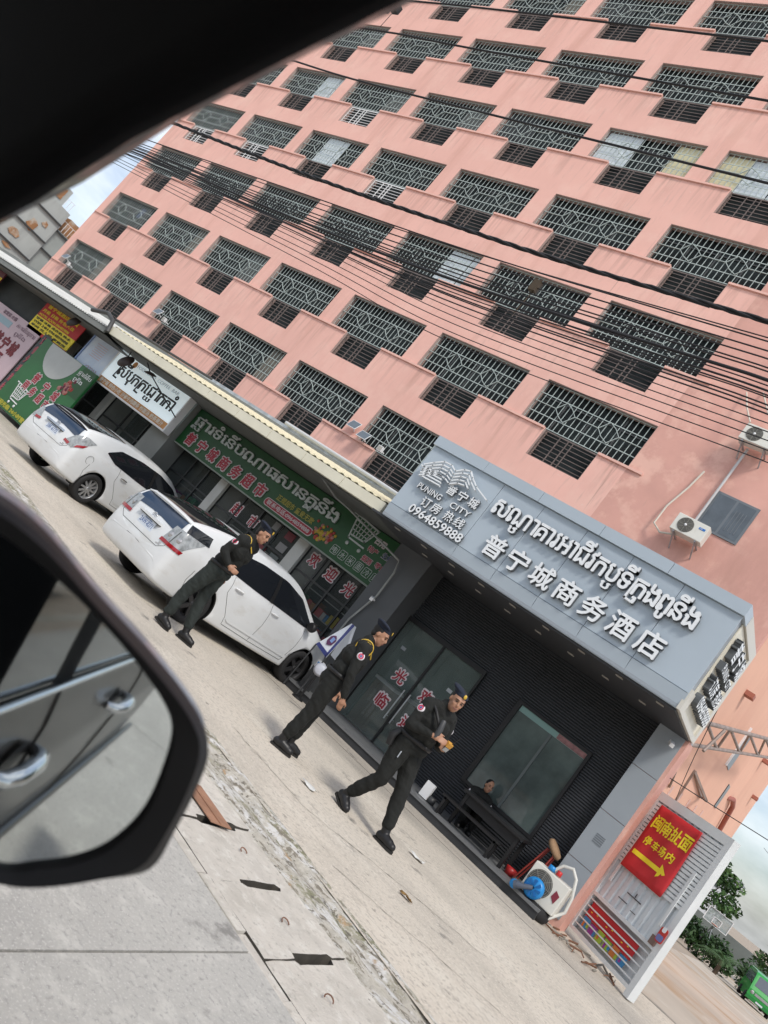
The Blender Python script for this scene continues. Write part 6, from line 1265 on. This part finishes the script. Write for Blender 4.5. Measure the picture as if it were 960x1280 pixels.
for k in range(15):
    a = k*2.399; L = rg.uniform(1.5, 2.1); el = rg.uniform(.2, 1.1); fm = MB(); c0 = Vector((-2.3, 66, z0+1.0)); sp = []
    for j in range(10):
        u = j/9; sp.append(c0 + Vector((math.cos(a)*L*u*math.cos(el*.6), math.sin(a)*L*u*math.cos(el*.6), L*math.sin(el)*u - 1.1*u*u)))
    fm.tube(sp, [.03*(1-.8*j/9) for j in range(10)], 5)
    for j in range(1, 9):
        for q in range(2):
            for sgn in (-1, 1):
                p = sp[j].lerp(sp[j+1], q*.5) if j < 9 else sp[j]; d = (sp[j+1]-sp[j]).normalized(); sd2 = d.cross(Vector((0, 0, 1))).normalized()*sgn; l = .42*(1-.4*abs(j-4)/5)
                e = p + (sd2*.8 + d*.6 + Vector((0, 0, -.25))).normalized()*l; fm.add([p - d*.02, e, p + d*.03], [(0, 1, 2)])
    part('frond', fm, PALML, pl)
hp_ = thing('basketball_hoop', 'white basketball backboard on a steel stand across the lot', 'basketball hoop', (-4.1, 70, lotz(70))); z0 = lotz(70)
mb = MB(); cx, cz = -4.0, 0.95; mb.box(cx-.9, cx+.9, 69.6, 69.64, cz-.52, cz+.52); part('backboard', mb, mat('acrylic_board', (.42, .48, .48), .2, alpha=.55), hp_)
mb = MB()
for a in ((-.9, -.52, .9, -.52), (-.9, .52, .9, .52), (-.9, -.52, -.9, .52), (.9, -.52, .9, .52), (-.3, -.4, .3, -.4), (-.3, .05, .3, .05), (-.3, -.4, -.3, .05), (.3, -.4, .3, .05)): mb.bar((cx+a[0], 69.58, cz+a[1]), (cx+a[2], 69.58, cz+a[3]), .06, .04)
part('board_frame', mb, WHITE, hp_)
mb = MB(); mb.tube([(cx + .23*math.cos(q), 69.3 + .23*math.sin(q), cz-.42) for q in [k*math.pi/8 for k in range(17)]], .02, 6); part('rim', mb, mat('hoop_orange', (.5, .12, .03), .5), hp_)
mb = MB(); mb.tube([(cx-.2, 71.4, z0), (cx-.2, 71.0, cz-1.0), (cx, 69.66, cz)], .07, 8); mb.tube([(cx-.7, 70.8, z0), (cx-.1, 70.6, cz-.8)], .05, 8); mb.tube([(cx+.5, 70.8, z0), (cx-.1, 70.6, cz-.8)], .05, 8); mb.tube([(cx-.1, 70.6, cz-.8), (cx, 69.66, cz-.4)], .05, 8); part('stand', mb, STEEL, hp_)
# minibus, nose to the camera
mbz = lotz(64.5); bus = thing('minibus', 'bright green minibus parked at the lower right edge across the lot', 'minibus', (.35, 64.5, mbz), R_(-90+8))
MG = mat('minibus_green', (.03, .30, .06), .3, coat=.5, var=.05)
prof = [(2.05, .32), (2.12, .55), (2.10, .95), (1.98, 1.15), (1.55, 1.85), (1.40, 1.98), (.9, 2.05), (-2.2, 2.02), (-2.4, 1.9), (-2.45, .4), (-2.3, .3)]
def bus_ring(y, k): return [(x*(1 if k > .98 else .985), y, .3 + (z-.3)*k) for x, z in prof]
mb = MB(); rings = [bus_ring(-.80, .94), bus_ring(-.86, .985), bus_ring(-.80, 1.0) if 0 else bus_ring(-.74, 1.0), bus_ring(.74, 1.0), bus_ring(.86, .985), bus_ring(.80, .94)]
n = len(prof)
for a, b in zip(rings, rings[1:]): mb.add(a+b, [(i, (i+1) % n, n+(i+1) % n, n+i) for i in range(n)], 0, False)
mb.add(rings[0], [tuple(range(n))], 0); mb.add(rings[-1], [tuple(range(n))[::-1]], 0); part('body', mb, MG, bus, True)
mb = MB(); mb.add([(1.965, -.68, 1.20), (1.965, .68, 1.20), (1.575, .62, 1.85), (1.575, -.62, 1.85)], [(0, 1, 2, 3)]); part('windscreen', mb, mat('bus_glass', (.10, .12, .15), .08), bus, True)
for s in (-1, 1):
    mb = MB(); mb.add([(1.75, s*.868, 1.2), (-2.2, s*.868, 1.2), (-2.2, s*.862, 1.78), (1.45, s*.862, 1.78)], [(0, 1, 2, 3)]); part('side_window', mb, MATS['bus_glass'], bus, True)
    mb = MB(); mb.lathe([(0, .02), (.11, .015), (.12, 0)], Matrix.Translation((2.115, s*.62, .80)) @ Matrix.Rotation(math.pi/2, 4, 'Y'), 14); part('headlight', mb, LCLR, bus, True)
    for x in (1.3, -1.5): mb = MB(); mb.lathe([(0, .1), (.28, .1), (.32, .06), (.32, -.1), (0, -.1)], Matrix.Translation((x, s*.78, .32)) @ Matrix.Rotation(-s*math.pi/2, 4, 'X'), 20); part('wheel', mb, TYRE, bus, True)
    mb = MB(); mb.tube([(1.8, s*.86, 1.2), (1.95, s*1.0, 1.35), (1.95, s*1.02, 1.55)], .03, 6); part('wing_mirror', mb, BLACK, bus, True)
mb = MB(); mb.box(2.10, 2.20, -.84, .84, .36, .56); part('bumper', mb, mat('bus_green_dark', (.02, .20, .05), .4), bus, True)
mb = MB(); mb.box(2.10, 2.135, -.45, .45, .72, .88); part('grille', mb, STEEL, bus, True); mb = MB(); mb.box(2.201, 2.21, -.22, .22, .40, .50); part('number_plate', mb, mat('plate_white', (.62, .68, .76)), bus, True)
# low wall and pale buildings behind the trees
mb = MB(); mb.box(-30, 60, 96, 96.3, lotz(96)-.1, .3); solo('boundary_wall', mb, mat('dull_boundary', (.16, .18, .17), .9, var=.2, vscale=.3), 'dull grey boundary wall behind the trees across the lot', 'wall', origin=(0, 96, -2.3))
wb_ = thing('white_building', 'small pale building seen between the trees across the lot', 'building', (-8.0, 110, -2.3))
mb = MB(); mb.box(-10.4, -6.6, 108, 116, -2.4, 5.4); part('wall', mb, mat('pale_far', (.62, .64, .66), .8), wb_); mb = MB(); mb.box(-10.7, -6.3, 107.7, 116.3, 5.4, 5.7); part('roof', mb, mat('grey_far_roof', (.3, .32, .34), .8), wb_)
for x in (-9.8, -8.6, -7.5): mb = MB(); mb.box(x, x+.6, 107.95, 107.99, 3.4, 4.6); part('window', mb, GLASSD, wb_)
# ------------------------------------------------------------------ the car the photograph is taken from
ang = R_(8); CU = Vector((-math.cos(ang), math.sin(ang), 0)); CN = Vector((math.sin(ang), math.cos(ang), 0))
def cp(u, s, z): return CU*u + CN*s + Vector((0, 0, z))
own = thing('own_car', 'dark grey vehicle seen from inside with its black pillar and wing mirror', 'car', (0, 0, 0))
PAINT = mat('grey_brown_metallic', (.035, .031, .028), .4, metal=.0, coat=.35, spec=.3)
TRIM = mat('black_trim', (.006, .006, .0065), .9, spec=.2)
# door skin and body side (camera looks out of the open front window)
prof = [(.34, .20), (.40, .255), (.60, .285), (.80, .298), (.93, .300), (.98, .306), (1.00, .300), (1.08, .290), (1.16, .268)]
us = [2.6, 2.2, 1.6, 1.0, .9, .4, 0, -.4, -.8, -1.2, -1.5, -2.0, -2.6, -3.2]
inset = lambda u: (.10 if u > 2.3 else 0) + (.05 if u < -3 else 0)
mb = MB(); mb.grid([[cp(u, s - inset(u), z) for z, s in prof] for u in us]); part('body_side', mb, PAINT, own)
mb = MB(); mb.grid([[cp(u, s - inset(u) - .05, z) for z, s in prof] for u in us]); part('inner_panel', mb, TRIM, own)
mb = MB(); mb.add([cp(-.5, .262, 1.165), cp(-1.45, .262, 1.165), cp(-1.45, .12, 1.85), cp(-.5, .12, 1.85)], [(0, 1, 2, 3)]); part('rear_door_glass', mb, mat('tinted_glass', (.03, .038, .04), .05, spec=.9), own)
mb = MB(); mb.add([cp(-.012, .262, 1.165), cp(-.345, .262, 1.165), cp(-.345, .125, 1.85), cp(-.012, .125, 1.85)], [(0, 1, 2, 3)]); part('front_door_glass', mb, MATS['tinted_glass'], own)
mb = MB(); mb.add([cp(-1.6, .262, 1.165), cp(-3.0, .25, 1.165), cp(-2.7, .10, 1.85), cp(-1.6, .12, 1.85)], [(0, 1, 2, 3)]); part('quarter_glass', mb, MATS['tinted_glass'], own)
for a, b in ((-.34, -.5), (-1.45, -1.6)):
    mb = MB(); mb.add([cp(a, .262, 1.16), cp(b, .262, 1.16), cp(b, .13, 1.88), cp(a, .13, 1.88), cp(a, .20, 1.16), cp(b, .20, 1.16), cp(b, .07, 1.88), cp(a, .07, 1.88)], [(0,1,2,3), (5,4,7,6), (0,3,7,4), (1,5,6,2)]); part('door_pillar', mb, TRIM, own)
mb = MB(); mb.tube([cp(u, .277, 1.165) for u in (.9, 0, -.8, -1.6, -3.0)], .0065, 8); part('belt_moulding', mb, CHROME, own)
for u in (-.42, -1.52):
    mb = MB(); mb.tube([cp(u, s+.001, z) for z, s in prof], .004, 5); part('door_gap', mb, BLACK, own)
mb = MB(); mb.tube([cp(u, .292, .62) for u in (.9, 0, -1, -2, -3)], [.012, .018, .018, .018, .012], 6); part('body_crease', mb, PAINT, own)
for u in (-.29, -1.23):
    mb = MB(); mb.tube([cp(u+.13, .300, 1.032), cp(u+.105, .325, 1.033), cp(u+.05, .336, 1.036), cp(u-.05, .336, 1.036), cp(u-.11, .327, 1.033), cp(u-.135, .300, 1.03)], [.010, .015, .018, .019, .018, .012], 10); h_ = part('door_handle', mb, CHROME, own)
    mb = MB(); mb.add([cp(u + .062*math.cos(k*math.pi/10), .3015, 1.035 + .034*math.sin(k*math.pi/10)) for k in range(20)], [tuple(range(20))]); part('handle_recess_shade', mb, BLACK, own)  # flat black ellipse paints the shade of the hand recess
# cabin: far door, seats
mb = MB(); mb.box(-3.0, 1.0, -1.52, -1.45, .4, 1.16); mb.box(-.5, -.34, -1.50, -1.4, 1.16, 2.0); mb.box(-1.6, -1.45, -1.5, -1.4, 1.16, 2.0); me_ = mb.mesh('far_side', TRIM); me_.transform(Matrix.Rotation(math.pi-ang, 4, 'Z') @ Matrix.Diagonal((1, -1, 1, 1))); link('far_side', me_, own)
for sx in (-.62, .0):
    mb = MB(); mb.tube([cp(-.36, sx-.35, .55), cp(-.46, sx-.35, .95), cp(-.55, sx-.35, 1.30)], [.20, .22, .18], 12); mb.tube([cp(-.55, sx-.35, 1.36), cp(-.57, sx-.35, 1.55)], [.09, .11], 10); part('front_seat', mb, mat('seat_black', (.02, .02, .022), .8), own)
mb = MB(); mb.grid([[cp(-1.35, s, .5), cp(-1.5, s, 1.0), cp(-1.62, s, 1.4)] for s in (.05, -.6, -1.3)]); part('rear_seat', mb, MATS['seat_black'], own)
# A pillar, header and roof lining
edge = [(1.28, 1.40), (1.0, 1.585), (.925, 1.637), (.862, 1.683), (.775, 1.777), (.645, 1.868), (.515, 1.954), (.456, 1.985), (.35, 2.012), (.0, 2.03), (-.6, 2.03)]
E_ = [Vector((u, z)) for u, z in edge]; rows = [[], [], [], [], [], []]
for i, p in enumerate(E_):
    t = (E_[min(i+1, len(E_)-1)] - E_[max(i-1, 0)]).normalized(); nrm = Vector((-t.y, t.x)); nrm = nrm if nrm.x + nrm.y > 0 else -nrm
    if nrm.y < 0: nrm = -nrm
    for r, (o, s) in enumerate(((.012, .235), (0, .222), (.008, .205), (.05, .19), (.20, .16), (.42, .10))):
        q = p + nrm*o; q.y = min(q.y, 2.085); rows[r].append(cp(q.x, s, q.y))
mb = MB(); mb.grid(rows); part('pillar_trim', mb, TRIM, own)
mb = MB(); mb.grid([rows[0], [Vector(a) + CN*.02 + Vector((0, 0, .05)) for a in rows[0]]]); part('pillar_outer', mb, PAINT, own)
mb = MB(); mb.grid([[cp(u, s, 2.03 + .05*(1 - (s+.6)**2)) for s in (.2, -.2, -.6, -1.0, -1.4)] for u in (1.75, 1.0, .4, -.4, -1.4, -3.0)]); part('roof_lining', mb, TRIM, own)
mb = MB(); mb.grid([[cp(u, s, 2.10 + .06*(1 - (s+.6)**2)) for s in (.24, -.2, -.6, -1.0, -1.45)] for u in (1.75, 1.0, .4, -.4, -1.4, -3.1)]); part('roof', mb, PAINT, own)
# wing mirror
MO = Vector((-.48, .501, 1.377)); e1 = Vector((.5, .866, 0)); mn = Vector((.866, -.5, .026)).normalized(); e2 = mn.cross(e1).normalized()
def mp(a, b, c=0.): return MO + e1*a + e2*b + mn*c
gl = [(-.139, .073), (-.094, .070), (-.041, .062), (.011, .049), (.053, .034), (.075, .018), (.090, -.011), (.101, -.051), (.096, -.087), (.079, -.112), (.054, -.131), (.03, -.145), (-.03, -.152), (-.10, -.148), (-.15, -.125), (-.172, -.05), (-.168, .04), (-.158, .066)]
ho = [(-.156, .094), (-.110, .091), (-.042, .073), (.03, .057), (.089, .039), (.116, .021), (.129, -.01), (.138, -.052), (.142, -.091), (.112, -.117), (.075, -.143), (.039, -.155), (-.03, -.166), (-.11, -.164), (-.175, -.14), (-.205, -.05), (-.20, .05), (-.185, .085)]
def smooth_loop(L, n=5):
    k = len(L); out = []
    for i in range(k):
        a, b, c, d = L[i-1], L[i], L[(i+1) % k], L[(i+2) % k]
        for j in range(n):
            f = j/n; out.append(tuple(.5*(2*q + (r-p)*f + (2*p-5*q+4*r-s)*f*f + (3*q-p-3*r+s)*f**3) for p, q, r, s in zip(a, b, c, d)))
    return out
gl_, ho_ = smooth_loop(gl), smooth_loop(ho); n = len(gl_)
mb = MB(); mb.add([mp(a, b, -.004) for a, b in gl_], [tuple(range(n))]); part('mirror_glass', mb, mat('mirror_silver', (.66, .70, .69), .03, metal=1., var=.06, vscale=25), own)
def loop3(L, c, k=1., cx=-.02, cy=-.04): return [mp(cx + (a-cx)*k, cy + (b-cy)*k, c) for a, b in L]
rgs = [loop3(gl_, -.006), loop3(gl_, .004, 1.012), [mp(a*.35 + c_*.65, b*.35 + d_*.65, .010) for (a, b), (c_, d_) in zip(gl_, ho_)], loop3(ho_, .0, .985), loop3(ho_, -.012, 1.0), loop3(ho_, -.03, 1.0)]
mb = MB()
for A, B in zip(rgs, rgs[1:]): mb.add(A+B, [(i, (i+1) % n, n+(i+1) % n, n+i) for i in range(n)], 0, True)
part('mirror_rim', mb, mat('mirror_black', (.014, .013, .013), .5, bump=.25, bscale=900), own)
rgs = [loop3(ho_, -.0305, 1.004), loop3(ho_, -.045, 1.028), loop3(ho_, -.075, 1.01), loop3(ho_, -.105, .88), loop3(ho_, -.125, .62), loop3(ho_, -.132, .25)]; mb = MB()
for A, B in zip(rgs, rgs[1:]): mb.add(A+B, [(i, (i+1) % n, n+(i+1) % n, n+i) for i in range(n)], 0, True)
mb.add(rgs[-1], [tuple(range(n))], 0, True); part('mirror_cap', mb, mat('silver_cap', (.52, .56, .62), .3, metal=.3, coat=.5), own)
mb = MB(); mb.tube([mp(-.17, -.13, -.06), cp(.62, .30, 1.20), cp(.60, .25, 1.17)], [.03, .03, .035], 10); part('mirror_arm', mb, BLACK, own)

# ------------------------------------------------------------------ far side of the street (shows in the glass and the mirror)
rg = random.Random(9)
for i, (x0, x1, h, col, lb) in enumerate(((-34, -22, 7.5, (.42, .40, .36), 'cream shophouse across the street reflected at far left'), (-21.5, -11, 9, (.30, .33, .34), 'grey shophouse across the street behind the viewer'), (-10, 0, 6.5, (.45, .36, .28), 'tan shophouse straight across the street'), (1, 13, 8.5, (.38, .40, .40), 'pale grey shophouse across the street on the right'), (14, 27, 7, (.36, .28, .24), 'brown shophouse across the street at far right'))):
    t = thing('shophouse', lb, 'building', ((x0+x1)/2, -22, 0), 0, 'shophouses across the street'); mb = MB(); mb.box(x0, x1, -32, -20, -.05, h); part('wall', mb, mat('shophouse_wall_%d' % i, col, .85, var=.1, vscale=.4), t)
    n = int((x1-x0)/2.6)
    for k in range(n):
        a = x0 + .6 + k*(x1-x0-.6)/n
        mb = MB(); mb.box(a, a+1.8, -20.06, -19.97, .1, 2.7); part('shop_opening', mb, DKGREY, t)
        for z in range(1, int(h/3)+1):
            if 3*z + 2.2 < h: mb = MB(); mb.box(a+.2, a+1.5, -20.05, -19.96, 3*z+.7, 3*z+2.0); part('window', mb, GLASSD, t)
    mb = MB(); mb.box(x0, x1, -20, -18.6, 2.9, 3.05); part('awning', mb, RUST if i % 2 else OLDAWN, t)
tree('street tree on the far side of the road to the right', 9.5, -9.5, 6.2, 2.6, 31, 'street trees across the road'); tree('street tree on the far side of the road to the left', -16, -12, 6.0, 2.6, 32, 'street trees across the road')

for i, (x0, x1, y, h, col, lb) in enumerate(((11, 24, 13, 7.5, (.33, .31, .28), 'stone coloured block added out of view on the right for reflections'), (24.5, 40, 13, 9.5, (.20, .23, .22), 'dark green grey block added farther right out of view for reflections'))):  # unseen blocks added to darken reflections in mirror and car body
    t = thing('reflection_block', lb, 'building', ((x0+x1)/2, y+5, 0), 0, 'added blocks out of view on the right'); mb = MB(); mb.box(x0, x1, y, y+10, -.6, h); part('wall', mb, mat('reflection_wall_%d' % i, col, .85, var=.15, vscale=.4), t)
    n = int((x1-x0)/3)
    for k in range(n):
        a = x0 + .5 + k*(x1-x0-.5)/n; mb = MB(); mb.box(a, a+2.1, y-.06, y+.03, .1, 2.7); part('shop_opening', mb, DKGREY, t)
        for z in range(1, int(h/3)): mb = MB(); mb.box(a+.3, a+1.7, y-.05, y+.04, 3*z+.7, 3*z+2.0); part('window', mb, GLASSD, t)
    mb = MB(); mb.box(x0, x1, y-1.6, y, 2.9, 3.05); part('awning', mb, RUST, t)
tree('unseen tree added on the right behind the viewer for reflections', 13, 7.6, 5.5, 2.4, 41, 'roadside trees on the right'); tree('farther unseen tree added on the right for reflections', 19, 7.0, 6.0, 2.6, 42, 'roadside trees on the right')  # trees put in out of view to fill the mirror and paint reflections
